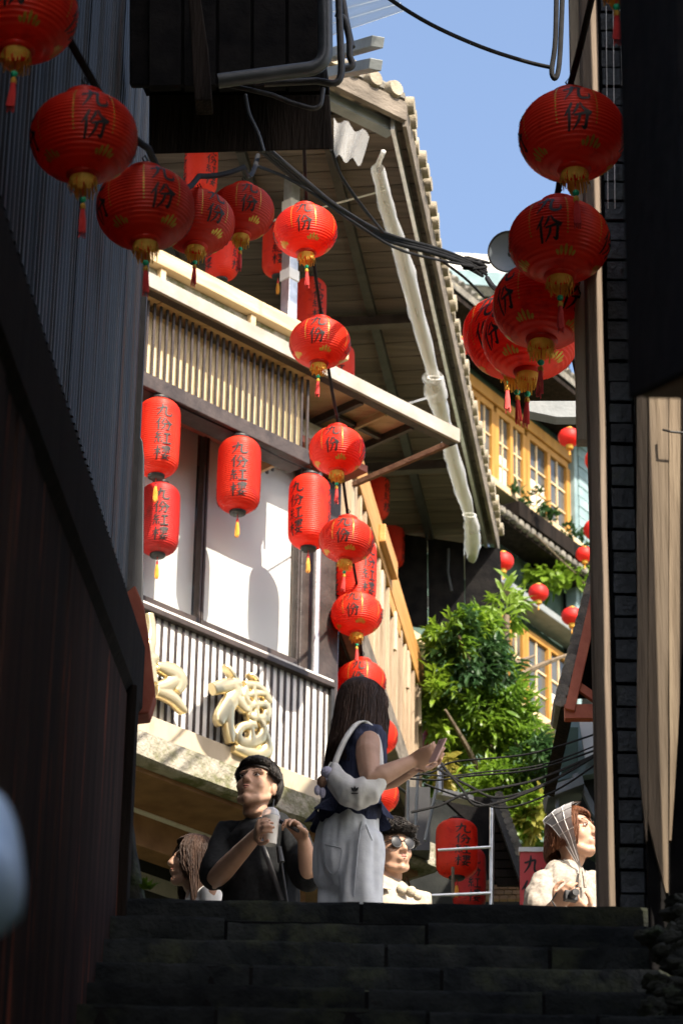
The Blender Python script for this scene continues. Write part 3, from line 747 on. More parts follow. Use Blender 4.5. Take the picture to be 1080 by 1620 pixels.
for s_ in (2.95, 5.6):
    MB().beam(RA + RE * s_ + RQ * .25 - ZU * .10, RA + RE * s_ + RQ * 3.2 - ZU * .10, 0.09, 0.09).build('purlin', 'dark_frame', roof)
MB().beam(RA - ZU * .02, RB - ZU * .02, 0.03, 0.20).build('eave_board', 'weathered', roof)
MB().beam(RA + RQ * .09 - ZU * .09, RB + RQ * .09 - ZU * .09, 0.03, 0.10).build('eave_rail', 'galvanised', roof)
MB().beam(RA + RFd * 4.4, RA, 0.05, 0.16).build('front_board', 'weathered', roof)
MB().beam(RA + RFd * 4.4 + V((-.08, .10, -.08)), RA + V((-.10, .12, -.08)), 0.10, 0.09).build('front_beam', 'grey_paint', roof)
# tiles along both edges
tile = None
for i in range(40):
    p = RA + RE * (0.10 + 7.3 * i / 39) + ZU * (0.13 + rnd.uniform(-.006, .006))
    if tile is None:
        m = MB(); m.tube([-RQ * -0.0 + V((0, 0, 0)), RQ * .04, RQ * .45 + ZU * .02], [0.066, 0.07, 0.07], 12)
        tile = m.build('roof_tile', 'pale_tile', roof, smooth=True, org=V((0, 0, 0))); o = tile
    else: o = link_copy(tile, roof)
    o.location = p - RQ * (0.05 + rnd.uniform(-.02, .02)) - ORG[roof.name]
    o.scale = (1, 1, rnd.uniform(.8, 1.15)); o.rotation_euler = (0, 0, rnd.uniform(-.04, .04))
m = MB(); nn = V((RFd.y, -RFd.x, 0)).normalized()
if nn.y > 0: nn = -nn
m.tube([nn * .06, nn * .02, -nn * .5 + ZU * .04], [0.062, 0.075, 0.075], 14)
ft = m.build('front_tile', 'pale_tile', roof, smooth=True, org=V((0, 0, 0)))
for i in range(18):
    o = ft if i == 0 else link_copy(ft, roof)
    o.location = RA + RFd * (0.13 + 0.205 * i) + ZU * 0.14 - ORG[roof.name]
# far end of the terrace roof: dark hanging panels
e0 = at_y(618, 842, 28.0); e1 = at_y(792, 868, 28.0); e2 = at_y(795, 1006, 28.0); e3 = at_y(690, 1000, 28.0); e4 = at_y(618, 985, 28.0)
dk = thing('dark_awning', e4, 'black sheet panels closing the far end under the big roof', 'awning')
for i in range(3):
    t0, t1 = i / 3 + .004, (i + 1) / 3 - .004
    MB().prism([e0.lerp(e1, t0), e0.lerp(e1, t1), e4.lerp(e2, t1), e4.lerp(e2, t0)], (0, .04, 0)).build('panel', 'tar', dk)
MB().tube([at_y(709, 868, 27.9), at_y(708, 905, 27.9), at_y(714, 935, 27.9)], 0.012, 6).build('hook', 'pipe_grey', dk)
# posts on the terrace
post = thing('steel_post', F(-0.54, 0.0, 7.8), 'grey square steel post with white tape standing on the terrace', 'post')
fbox('shaft', -0.60, -0.51, -0.06, 0.03, 7.9, 9.93, 'galvanised', post, bevel=0.004)
for z in (8.98, 9.6):
    fbox('tape_wrap', -0.607, -0.503, -0.067, 0.037, z, z + 0.09, 'sign_white', post)
# rolled clear curtain tied under the eave
cur = thing('rolled_curtain', at_z(745, 870, 9.37), 'rolled clear plastic rain curtain hanging along the big eave', 'rain curtain')
def roll(pts, rr, name):
    P = smooth_path([at_z(x, y, z) for x, y, z in pts], 8); n = len(P)
    R = []
    for i in range(n):
        f = i / (n - 1) * (len(rr) - 1); k = min(int(f), len(rr) - 2)
        R.append((rr[k] + (rr[k + 1] - rr[k]) * (f - k)) * (1 + 0.10 * noise.noise(V((i * .7, 0, 3)))))
    m = MB(); seg = 20; x = None; rows = []
    for i, p in enumerate(P):
        t = (P[min(i + 1, n - 1)] - P[max(i - 1, 0)]).normalized()
        if x is None: x, y_, _ = frame_from(t)
        else: x = (x - t * x.dot(t)).normalized(); y_ = t.cross(x)
        rows.append([p + (x * math.cos(a) + y_ * math.sin(a)) * R[i] * (1 + .20 * noise.noise(V((math.cos(a) * 2, math.sin(a) * 2, i * .35))) + .10 * noise.noise(V((math.cos(a) * 5, math.sin(a) * 5, i * .9)))) * (1 - .12 * k / seg) for k, a in [(k, 2.35 * math.pi * k / seg) for k in range(seg + 1)]])
    return m.grid(rows).build(name, 'plastic', cur, smooth='all')
roll([(597, 266, 9.55), (612, 330, 9.52), (637, 410, 9.50), (660, 500, 9.47), (683, 585, 9.45), (687, 600, 9.45)], [.050, .062, .068, .066, .055, .045], 'roll')
roll([(597, 262, 9.57), (606, 240, 9.57), (602, 250, 9.57)], [.02, .018, .02], 'roll_tail')
roll([(684, 596, 9.42), (690, 625, 9.39), (702, 670, 9.39), (716, 725, 9.37), (730, 775, 9.35), (742, 815, 9.33)], [.085, .095, .062, .070, .072, .05], 'roll')
roll([(742, 815, 9.33), (746, 835, 9.30), (747, 860, 9.29), (746, 884, 9.27)], [.05, .072, .078, .045], 'roll')
for (x, y) in ((687, 598), (742, 815)):
    p = at_z(x, y, 9.43); MB().tube([p + V((.06 * math.cos(a), .02 * math.sin(a), .03 * math.sin(a))) for a in [k * .6 for k in range(11)]], 0.006, 6).build('tie', 'sign_white', cur)
m = MB(); rows = []
for i in range(9):
    t = i / 8
    a = at_y(528, 186 + 62 * t, 20.2); b = at_y(584 - 14 * t, 214 + 44 * t, 20.2)
    rows.append([a.lerp(b, j / 10) + V((0, .05 * math.sin(j * 1.3 + t * 2), 0)) for j in range(11)])
m.grid(rows).build('curtain_flap', 'plastic', cur, smooth='all')
pc = MB().tube([at_z(612, 300, 9.9), at_z(420, 352, 9.6)], 0.007, 6).build('tie_cord', 'sign_white', label='white cord from the rolled curtain across the ceiling', cat='cord')
MB().tube([at_z(690, 625, 9.72), at_z(640, 640, 9.3)], 0.010, 6).build('tie_cord', 'sign_white', label='short white cord from the curtain to the canopy', cat='cord')

# gold characters on the railing
def gold_char(name, strokes, scale, label):
    """strokes in photograph pixels, projected on the railing plane, cast as rounded metal"""
    mb = MB(); o_ = 0.345
    for st in strokes:
        pts = smooth_path([V((x, y, w)) for x, y, w in st], 4)
        P = []; R = []
        for p in pts:
            P.append(at_pl(p.x, p.y, F(0, o_, 0), TN)); R.append(p.z * scale)
        vs = []; seg = 16; fs = []
        n = len(P); base = len(mb.v)
        for i in range(n):
            t = (P[min(i + 1, n - 1)] - P[max(i - 1, 0)]).normalized()
            sd = t.cross(TN).normalized()
            for k in range(seg):
                a = 2 * math.pi * k / seg
                vs.append(P[i] + sd * math.copysign(abs(math.cos(a)) ** .75, math.cos(a)) * R[i] + TN * math.copysign(abs(math.sin(a)) ** .6, math.sin(a)) * 0.036)
        for i in range(n - 1):
            for k in range(seg):
                fs.append((i * seg + k, i * seg + (k + 1) % seg, (i + 1) * seg + (k + 1) % seg, (i + 1) * seg + k))
        fs.append(tuple(range(seg - 1, -1, -1))); fs.append(tuple((n - 1) * seg + k for k in range(seg)))
        mb.add(vs, fs)
    o = mb.build(name, 'gold', None, label=label, cat='sign letter', group='gold sign characters')
    rm = o.modifiers.new('r', 'REMESH'); rm.mode = 'VOXEL'; rm.voxel_size = 0.006
    sm = o.modifiers.new('s', 'SMOOTH'); sm.iterations = 1; sm.factor = 0.5
    bake(o)
    return o
def bake(o):
    bpy.context.view_layer.update()
    dg = bpy.context.evaluated_depsgraph_get()
    me = bpy.data.meshes.new_from_object(o.evaluated_get(dg))
    old = o.data; mats = [m for m in old.materials]; nm = old.name
    o.modifiers.clear(); o.data = me
    if not me.materials:
        for m in mats: me.materials.append(m)
    for p in me.polygons: p.use_smooth = True
    bpy.data.meshes.remove(old); me.name = nm
def z8(lst): return [[(180 + x / 3.6, 960 + y / 3.6, w / 3.6) for x, y, w in s] for s in lst]
lou = z8([[(560, 470, 26), (640, 450, 30), (712, 440, 22)], [(655, 385, 46), (668, 372, 40)], [(668, 430, 34), (690, 490, 30), (650, 560, 36), (600, 640, 30), (610, 675, 14)],
          [(655, 560, 28), (648, 640, 26), (655, 720, 24), (660, 780, 14)], [(690, 520, 22), (720, 560, 26), (745, 600, 16)],
          [(790, 415, 36), (795, 400, 30)], [(735, 450, 20), (790, 450, 18), (840, 480, 20), (870, 530, 24), (885, 550, 12)], [(745, 470, 18), (735, 510, 18), (760, 560, 20)],
          [(780, 450, 14), (790, 520, 14), (800, 570, 16), (800, 640, 16)], [(745, 510, 14), (800, 500, 14), (850, 500, 16)], [(755, 575, 18), (810, 560, 16), (865, 575, 22), (860, 625, 24)],
          [(760, 580, 15), (765, 630, 16), (810, 640, 20), (870, 640, 24)], [(820, 650, 20), (845, 700, 22), (830, 750, 26), (770, 780, 26), (710, 770, 26), (700, 720, 20), (730, 685, 20), (800, 680, 22)],
          [(770, 690, 16), (775, 730, 18), (770, 770, 18)], [(850, 720, 20), (868, 770, 22), (868, 820, 28), (820, 850, 26), (740, 830, 22), (675, 810, 14)]])
gold_char('gold_character', lou, 1 / 158.0, 'gold brush-style character with many strokes beside the black-haired man')
hong = z8([[(196, 40, 20), (210, 130, 22), (205, 200, 26)], [(215, 190, 20), (180, 290, 40), (205, 300, 34), (240, 290, 14)], [(200, 310, 30), (205, 380, 30), (215, 440, 26)],
           [(240, 345, 18), (300, 360, 34), (355, 385, 36), (375, 430, 34), (350, 490, 18)], [(350, 420, 30), (300, 450, 28), (240, 470, 26)], [(235, 480, 26), (290, 500, 28), (340, 530, 28), (385, 585, 20), (402, 605, 10)],
           [(120, 180, 26), (90, 260, 30), (150, 300, 26)], [(120, 300, 24), (110, 420, 26)], [(60, 330, 22), (40, 400, 22)]])
gold_char('gold_character', hong, 1 / 158.0, 'gold brush-style character half hidden by the dark left wall')
# ================================================================== lanterns
LR, LH = 0.19, 0.158                     # round lantern: half width, half height
def round_r(z):
    return LR * max(0.02, 1 - abs(z / LH) ** 2.25) ** 0.5
def ribbed(profile, zs, amp, seg=40):
    return profile
def make_round(seg=40, ribs=22, detail=True):
    root = thing('round_lantern', (0, 0, 0), 'x', 'lantern')
    prof = []
    z0 = LH * 0.955
    N = ribs * 4
    for i in range(N + 1):
        z = -z0 + 2 * z0 * i / N
        r = round_r(z) - 0.0055 * (1 - abs(math.sin(math.pi * i / 4)))
        prof.append((r, z))
    MB().lathe(prof, seg).build('shade', 'lantern_red', root, smooth='all')
    MB().lathe([(0.050, z0 - .004), (0.066, z0 - .006), (0.069, z0 + .004), (0.069, z0 + .022), (0.064, z0 + .026), (0.05, z0 + .022), (0.05, z0 - .004)], 24).build('top_ring', 'lantern_red', root, smooth=True)
    MB().lathe([(0.048, -z0 + .004), (0.060, -z0 + .006), (0.061, -z0 - .004), (0.057, -z0 - .010), (0.048, -z0 - .014), (0.048, -z0 + .004)], 24).build('bottom_ring', 'lantern_red', root, smooth=True)
    m = MB(); r = random.Random(4)
    for k in range(44):
        a = 2 * math.pi * k / 44; u = V((math.cos(a), math.sin(a), 0)); s = V((-math.sin(a), math.cos(a), 0))
        ln = 0.052 + r.uniform(-.010, .010); w = 0.0036
        p = u * 0.047 + V((0, 0, -z0 - .012)); q = u * (0.052 + r.uniform(-.006, .006)) + V((0, 0, -z0 - .012 - ln * .6)); e = u * (0.051 + r.uniform(-.01, .008)) + V((0, 0, -z0 - .012 - ln))
        m.add([p - s * w, p + s * w, q + s * w, q - s * w, e + s * w * .7, e - s * w * .7], [(0, 1, 2, 3), (3, 2, 4, 5)])
    m.build('fringe', 'fringe', root, kind='stuff')
    tz = -z0 - 0.03
    t = MB().tube([(0, 0, tz + .03), (0, 0, tz - .075)], 0.0022, 6).build('tassel', 'tassel_red', root)
    MB().lathe([(0.001, tz - .052), (0.010, tz - .058), (0.013, tz - .066), (0.010, tz - .074), (0.001, tz - .080)], 12).build('bead', 'bead_green', t, smooth=True)
    m = MB(); m.lathe([(0.004, tz - .080), (0.010, tz - .088), (0.011, tz - .100), (0.009, tz - .104)], 10)
    m.build('knot', 'fringe', t, smooth=True)
    m = MB()
    for k in range(14):
        a = 2 * math.pi * k / 14; u = V((math.cos(a), math.sin(a), 0))
        m.tube([u * .005 + V((0, 0, tz - .10)), u * .010 + V((0, 0, tz - .15)), u * (.012 + r.uniform(-.003, .003)) + V((0, 0, tz - .205 + r.uniform(-.012, .012)))], 0.0024, 4)
    m.build('strands', 'tassel_red', t, kind='stuff')
    MB().tube([(0, 0, z0 + .01), (.0, 0, z0 + .055), (.012, 0, z0 + .075), (0, 0, z0 + .095), (-.010, 0, z0 + .080), (0, 0, z0 + .062)], 0.0035, 6).build('hook', 'cable', root)
    MB().beam((-.066, 0, z0 + .012), (.066, 0, z0 + .012), 0.006, 0.006).build('cross_wire', 'cable', root)
    if detail:
        def surf_at(yaw, size, zc, sk=0.10):
            def f(x, y, h):
                lx = (x - .5) * size; lz = zc + (y - .5) * size * 1.05 + lx * sk
                lz = max(-z0, min(z0, lz))
                rr = round_r(lz) + 0.0012 + h
                a = yaw + lx / max(rr, .06)
                return V((math.cos(a) * rr, math.sin(a) * rr, lz))
            return f
        for k in range(4):
            yaw = math.radians(-90 + 90 * k)
            stroke_mesh(MB(), '九', surf_at(yaw, .098, .072, .06)).build('ink_character', 'ink', root)
            stroke_mesh(MB(), '份', surf_at(yaw, .098, -.040)).build('ink_character', 'ink', root)
        m = MB()
        for k in range(8):                                     # gold stitched seams
            yaw = math.radians(-68 + 45 * k)
            for j in range(16):
                z = z0 * .86 - j * 0.0125; rr = round_r(z) + .0015; zz = z - .006; r2_ = round_r(zz) + .0015
                w = 0.0028
                m.add([V((math.cos(yaw - w / rr) * rr, math.sin(yaw - w / rr) * rr, z)), V((math.cos(yaw + w / rr) * rr, math.sin(yaw + w / rr) * rr, z)),
                       V((math.cos(yaw + w / r2_) * r2_, math.sin(yaw + w / r2_) * r2_, zz)), V((math.cos(yaw - w / r2_) * r2_, math.sin(yaw - w / r2_) * r2_, zz))], [(0, 1, 2, 3)])
        m.build('gold_stitching', 'gold_print', root, kind='stuff')
        for k in range(4):                                     # gold lotus prints low on the shade
            yaw = math.radians(-68 + 90 * k); m = MB()
            for j, (dx, h) in enumerate(((-.026, .014), (-.015, .024), (0, .030), (.015, .024), (.026, .014))):
                base = -z0 * .84
                rows = []
                for q in range(6):
                    z = base + h * q / 5; w = 0.0075 * math.sin(math.pi * (0.15 + .85 * (1 - q / 5)) * .9)
                    rr = round_r(z) + .0016
                    xx = dx * (1 + .3 * q / 5)
                    rows.append([V((math.cos(yaw + (xx + s * w) / rr) * rr, math.sin(yaw + (xx + s * w) / rr) * rr, z)) for s in (-.8, 0, .8)])
                m.grid(rows)
            m.build('lotus_print', 'gold_print', root)
    return root
PL_R, PL_H = 0.160, 0.300                # long lantern: half width, half height of the shade
def long_r(z):
    t = abs(z) / PL_H
    return PL_R * (1 - 0.05 * t ** 2) * (max(0.0, 1 - max(0, (t - .60) / .405) ** 2.4)) ** 0.5 if t > .60 else PL_R * (1 - 0.05 * t ** 2)
def make_long(shade='lantern_red', text=True, name='long_lantern'):
    root = thing(name, (0, 0, 0), 'x', 'lantern')
    prof = []; N = 38 * 4
    for i in range(N + 1):
        z = -PL_H + 2 * PL_H * i / N
        prof.append((max(0.05, long_r(z)) - 0.0045 * (1 - abs(math.sin(math.pi * i / 4))), z))
    MB().lathe(prof, 40).build('shade', shade, root, smooth='all')
    MB().lathe([(.001, PL_H - .002), (.066, PL_H - .004), (.070, PL_H + .004), (.066, PL_H + .016), (.045, PL_H + .020), (.001, PL_H + .020)], 24).build('top_cap', 'black_metal', root, smooth=True)
    MB().lathe([(.001, -PL_H - .018), (.052, -PL_H - .018), (.060, -PL_H - .012), (.062, -PL_H + .002), (.001, -PL_H + .004)], 24).build('bottom_cap', 'black_metal', root, smooth=True)
    MB().tube([(0, 0, PL_H + .015), (0, 0, PL_H + .05), (.02, 0, PL_H + .065), (0, 0, PL_H + .085)], 0.004, 6).build('hook', 'cable', root)
    tz = -PL_H - .018
    t = MB().tube([(0, 0, tz), (0, 0, tz - .075)], 0.0035, 6).build('tassel', 'tassel_red', root)
    MB().lathe([(0.002, tz - .03), (.009, tz - .038), (.010, tz - .060), (.006, tz - .072)], 10).build('knot', 'tassel_red', t, smooth=True)
    m = MB(); r = random.Random(2)
    for k in range(14):
        a = 2 * math.pi * k / 14; u = V((math.cos(a), math.sin(a), 0))
        m.tube([u * .006 + V((0, 0, tz - .066)), u * .013 + V((0, 0, tz - .11)), u * (.012 + r.uniform(-.003, .004)) + V((0, 0, tz - .175 + r.uniform(-.012, .012)))], 0.003, 4)
    m.build('strands', 'tassel_orange', t, kind='stuff')
    if text:
        for k in range(3):
            yaw = math.radians(-90 + 120 * k)
            for j, ch in enumerate('九份紅樓'):
                zc = .150 - j * .112
                def f(x, y, h, zc=zc, yaw=yaw):
                    lx = (x - .5) * .125; lz = zc + (y - .5) * .105 + lx * .05
                    rr = long_r(lz) + .0012 + h; a = yaw + lx / rr
                    return V((math.cos(a) * rr, math.sin(a) * rr, lz))
                stroke_mesh(MB(), ch, f).build('ink_character', 'ink', root)
    return root
def make_far():
    root = thing('small_lantern', (0, 0, 0), 'x', 'lantern')
    R, H = .19, .165
    prof = []
    for i in range(41):
        z = -H * .96 + 2 * H * .96 * i / 40
        prof.append((R * max(.04, 1 - abs(z / H) ** 2.2) ** .5 - (.004 if i % 4 == 0 else 0), z))
    MB().lathe(prof, 24).build('shade', 'lantern_far', root, smooth='all')
    MB().lathe([(.05, H * .95), (.06, H * .95), (.06, H * 1.08), (.05, H * 1.08)], 14).build('top_ring', 'gold_print', root)
    MB().lathe([(.055, -H * .95), (.066, -H * .98), (.06, -H * 1.35), (.04, -H * 1.42)], 14).build('fringe', 'fringe', root)
    t = MB().tube([(0, 0, -H * 1.3), (0, 0, -H * 2.1)], [.006, .016], 6).build('tassel', 'tassel_orange', root)
    return root
R_PROTO, L_PROTO, F_PROTO = make_round(), make_long(), make_far()
L_SHADED = make_long('lantern_shaded', True)
USED = set()
def place(proto, p, label, group, yaw=0.0, scale=1.0, tilt=(0, 0)):
    if proto.name in USED: o = copy_tree(proto)
    else: o = proto; USED.add(proto.name)
    o.location = p; o.rotation_euler = (tilt[0], tilt[1], yaw); o.scale = (scale * rnd.uniform(.985, 1.015), scale * rnd.uniform(.985, 1.015), scale * rnd.uniform(.96, 1.03))
    o['label'] = label; o['group'] = group
    return o
def rad(d): return math.radians(d)
def face_yaw(p, deg=0): return math.atan2(-(p[0] - CAM.x), p[1] - CAM.y) + rad(deg)
GC, GL, GR, GF = 'lanterns on the sunlit string', 'shaded lanterns on the left string', 'shaded lanterns on the right string', 'long lanterns along the tea house front'
def by_px(px, py, r, real=LR): return at_d(px, py, real * FPX / r)
central = [(483, 366, 50, 'sunlit round red lantern, topmost of the string down the middle', 4), (506, 543, 48, 'sunlit round red lantern, second from the top of the middle string', 2),
           (533, 713, 45, 'sunlit round red lantern under the canopy corner, third down the middle string', -3), (548, 855, 43, 'sunlit round red lantern, fourth down the middle string', 0),
           (564, 972, 41, 'sunlit round red lantern, fifth down the middle string', -2), (571, 1079, 40, "sunlit round red lantern just above the long-haired woman's head", 0),
           (590, 1165, 39.5, "sunlit round red lantern half hidden behind the woman's shoulder", 5), (592, 1258, 39, "sunlit round red lantern, lowest of the middle string, behind the woman's waist", 0)]
cpos = []
for i, (x, y, r, lab, yw) in enumerate(central):
    p = by_px(x, y, r); cpos.append(p)
    place(R_PROTO, p, lab, GC, face_yaw(p, yw - 8), tilt=(rad(rnd.uniform(-2, 2)), rad(rnd.uniform(-3, 3))))
left = [(34, 20, 90, 'shaded round red lantern cut by the top left corner', -8), (133, 218, 86, 'large shaded round red lantern in front of the corrugated wall', 10), (230, 330, 78, 'shaded round red lantern, third along the left string', 20),
        (312, 352, 60, 'shaded round red lantern, second from the far end of the left string', 30), (383, 336, 51, 'shaded round red lantern at the far end of the left string', 12)]
lpos = []
for x, y, r, lab, yw in left:
    rl = .158 if x < 350 else .138
    p = by_px(x, y, r, rl); lpos.append(p)
    place(R_PROTO, p, lab, GL, face_yaw(p, yw), rl / LR, tilt=(rad(rnd.uniform(-3, 3)), rad(rnd.uniform(-3, 3))))
right = [(904, 214, 84, 'large shaded round red lantern, topmost of the right string', 6), (884, 382, 81, 'shaded round red lantern, second from the top of the right string', -12), (858, 484, 79, 'shaded round red lantern, third down the right string', 40),
         (838, 536, 76, 'shaded round red lantern, fourth down the right string', 35), (812, 536, 74, 'shaded round red lantern, fifth down the right string, mostly covered', 50), (800, 528, 69, 'shaded round red lantern at the far end of the right string', -25)]
rpos = []
for x, y, r, lab, yw in right:
    p = by_px(x, y, r); rpos.append(p)
    place(R_PROTO, p, lab, GR, face_yaw(p, yw), tilt=(rad(rnd.uniform(-3, 3)), rad(rnd.uniform(-3, 3))))
p = by_px(972, -86, 92)
place(R_PROTO, p, 'shaded round red lantern whose fringe only peeks in at the top right', GR, face_yaw(p, 0)); rpos.insert(0, p)
# long lanterns on the tea house
longs = [(at_pl(250, 693, F(0, .52, 0), TN), 'sunlit long red lantern beside the dark left wall, leftmost under the slatted band', 14, .96), (at_pl(378, 752, F(0, .52, 0), TN), 'sunlit long red lantern hanging alone before the middle window pane', 0, .96),
         (at_pl(489, 810, F(0, .52, 0), TN), 'sunlit long red lantern with sideways writing next to the middle string', -38, .96)]
for p, lab, yw, s_ in longs: place(L_PROTO, p, lab, GF, face_yaw(p, yw), s_)
place(L_SHADED, at_pl(252, 822, F(0, .19, 0), TN), 'dimmer long red lantern standing in for a window reflection just below the leftmost one', GF, face_yaw((-1.3, 20, 0), 5), 0.90)  # lantern added where the window shows a reflection, dimness put in its colour
more = [(at_pl(563, 905, F(0, .1, 0), TN), 'long red lantern behind the fourth and fifth round lanterns', 160, .95, L_PROTO),
        (at_pl(593, 782, S(0, -.45, 0), TM), 'long red lantern beyond the orange beam, nearest the canopy corner', 60, .85, L_PROTO), (at_pl(617, 862, S(0, -.45, 0), TM), 'long red lantern beyond the orange beam, middle one', 80, .85, L_PROTO), (at_pl(643, 948, S(0, -.45, 0), TM), 'long red lantern beyond the orange beam, farthest one', 20, .85, L_PROTO),
        (at_y(541, 1045, 23.2), "long red lantern peeking out right of the window pier, above the woman's hair", 0, .9, L_PROTO)]
for p, lab, yw, s_, pr in more: place(pr, p, lab, 'long lanterns round the tea house corner', face_yaw(p, yw), s_)
terr = [((441, 396), 22.1, 'long red lantern behind the taped steel post on the terrace', 0), ((491, 482), 22.6, 'long red lantern on the terrace between the two upper round lanterns', 150), ((536, 585), 23.3, 'long red lantern on the terrace peeking out beside the second round lantern', 0),
        ((318, 268), 21.0, 'long red lantern glowing behind the bottom of the dark balcony box', 40), ((352, 398), 21.5, 'long red lantern on the terrace behind the left string', 60)]
for (x, y), Y, lab, yw in terr:
    p = at_y(x, y, Y); place(L_PROTO, p, lab, 'long lanterns on the terrace', face_yaw(p, yw), .8)
# far small lanterns
far = [(900, 692, 18, 36, 'small bright red lantern under the grey bracket arm'), (946, 728, 22, 36, 'small red lantern cut by the post, above the others'), (942, 838, 20, 36, 'small red lantern cut by the post, beside the clapboard wall'),
       (924, 877, 14, 37, 'small red lantern low beside the clapboard wall'), (795, 888, 17, 34, 'small orange-red lantern under the far window sill at left'), (851, 938, 16, 34, 'small orange-red lantern among the hanging vines'),
       (904, 975, 17, 34, 'small orange-red lantern right of the hanging vines'), (728, 548, 17, 33, 'small red lantern behind the big roof edge near the right string'), (936, 1312, 13, 26, "small red lantern behind the headscarf woman's face")]
for x, y, r, Y, lab in far:
    p = at_y(x, y, Y); d = (p - CAM).dot(FW)
    place(F_PROTO, p, lab, 'small lanterns far up the street', 0.3, r * d / FPX / .19)
# ================================================================== cables
def cable(pts, r, label, name='cable', mt='cable', group=None, n=5):
    return MB().tube(smooth_path(pts, n), r, 8).build(name, mt, smooth=True, label=label, cat='cable', group=group)
top = lambda p, s=1.0: p + V((0, 0, LH + .06))
def string_cable(pos, r, label, lift=.06, extra0=None, extra1=None):
    P = [q + V((0, 0, LH + lift)) for q in pos]
    if extra0 is not None: P.insert(0, extra0)
    if extra1 is not None: P.append(extra1)
    out = []
    for a, b in zip(P[:-1], P[1:]): out += catenary(a, b, (b - a).length * .035, 6)[:-1]
    out.append(P[-1])
    return MB().tube(out, r, 8).build('lantern_cable', 'cable', smooth=True, label=label, cat='cable', group='cables carrying the lanterns')
string_cable(cpos, .011, 'black cable carrying the sunlit middle string of lanterns', .075, at_d(481, 235, 19.6), S(4.0, .5, 6.3))
string_cable(lpos, .012, 'black cable carrying the shaded left string of lanterns', .07, at_d(-40, -90, 10.2), at_y(408, 246, 13.9))
string_cable(rpos, .012, 'black cable carrying the shaded right string of lanterns', .07, None, at_y(770, 440, 13.2))
pa = F(-3.4, .32, 7.36); 
m = MB(); m.tube(catenary(F(-3.2, .52, 7.16), F(-1.52, .52, 7.10), .03) + catenary(F(-1.52, .52, 7.10), F(-0.80, .52, 7.08), .02)[1:] + [F(-.35, .3, 7.2)], .006, 6).build('lantern_cable', 'cable', label='thin black wire under the slatted band carrying the long lanterns', cat='cable', group='cables carrying the lanterns')
for i, dx in enumerate((0, 7, 13)):
    cable([at_y(412 + dx, 236, 13.6), at_y(455 + dx * 1.4, 272 + dx * .4, 14.6), at_y(520 + dx, 322 + dx * .3, 16), at_y(600 + dx * .6, 375 - dx * .5, 17.5), at_y(700, 405 - dx * .7, 18.5), at_y(768, 430 - dx * .5, 19)], .012 if i else .016,
          ['thick black cable of the bundle crossing under the big roof', 'middle cable of the bundle crossing under the big roof', 'upper cable of the bundle crossing under the big roof'][i], group='bundle of overhead cables')
cable([at_y(405, 262, 13.6), at_y(470, 290, 14.8), at_y(560, 352, 16.6), at_y(640, 398, 17.8), at_y(765, 425, 19)], .009, 'thin lower cable running beneath the bundle under the big roof', group='bundle of overhead cables')
cable([at_y(524, 236, 14), at_y(540, 280, 14.5), at_y(575, 330, 15.5), at_y(605, 366, 17)], .010, 'short black cable dropping from the balcony box to the bundle', group='bundle of overhead cables')
cable([at_y(695, 410, 18.5), at_y(735, 440, 18.7), at_y(765, 470, 19)], .009, 'short black cable drooping off the bundle by the satellite dish', group='bundle of overhead cables')
m = MB(); r5 = random.Random(8)
for i in range(7):
    m.tube(smooth_path([at_y(735 + r5.uniform(-6, 6), 415 + r5.uniform(-10, 10), 18.9 + r5.uniform(-.1, .1)) if k % 2 else at_y(765 + r5.uniform(-6, 10), 425 + r5.uniform(-12, 12), 18.9) for k in range(4)], 5), .010, 6)
m.build('cable_knot', 'cable', smooth=True, label='tangled black cable knot beside the satellite dish', cat='cable')
cable([at_y(560, -50, 11), at_y(610, -6, 11.2), at_y(680, 38, 11.4), at_y(760, 74, 11.6), at_y(830, 97, 11.7), at_y(872, 107, 11.7)], .009, 'single black cable slanting across the blue sky')
cable([at_y(880, -60, 11.7), at_y(878, 60, 11.7), at_y(872, 112, 11.7), at_y(878, 124, 11.7), at_y(884, 100, 11.7), at_y(888, 20, 11.7), at_y(890, -60, 11.7)], .011, 'doubled black cable hanging down left of the top right lantern')
cable([at_y(924, 60, 11.2), at_y(926, 100, 11.2), at_y(922, 118, 11.2), at_y(929, 130, 11.2)], .009, 'short twisted black wire above the top right lantern')
cable([at_y(938, 400, 12), at_y(930, 520, 12.1), at_y(922, 600, 12.2), at_y(935, 700, 12.4), at_y(946, 760, 12.5)], .008, 'thin black cable running down beside the right post')
cable([at_y(900, 540, 12), at_y(915, 610, 12.2), at_y(932, 690, 12.4)], .008, 'second thin black cable slanting beside the right post')
# low tangle of wires across the street behind the phone
lab = ['highest of the black wires strung low behind the phone', 'second black wire strung low behind the phone', 'third black wire strung low behind the phone', 'sagging black wire strung low behind the phone', 'deepest sagging black wire behind the phone', 'lowest black wire strung behind the phone', 'thin black wire below the phone running to the right post']
ws = [(652, 1228, 720, 1205, 960, 1155, .006), (665, 1225, 760, 1222, 960, 1172, .005), (648, 1232, 740, 1228, 960, 1180, .006), (690, 1215, 790, 1262, 955, 1184, .008), (695, 1205, 760, 1275, 950, 1190, .008), (650, 1285, 740, 1255, 950, 1190, .008), (670, 1240, 800, 1278, 955, 1200, .006)]
for (a, b, c, d, e, f, r), l in zip(ws, lab):
    cable([at_y(a, b, 17), at_y((a + c) / 2, (b + d) / 2 + 4, 17), at_y(c, d, 17), at_y((c + e) / 2, (d + f) / 2 + 12, 17), at_y(e, f, 17)], r, l, 'wire', group='low wires behind the phone', n=8)
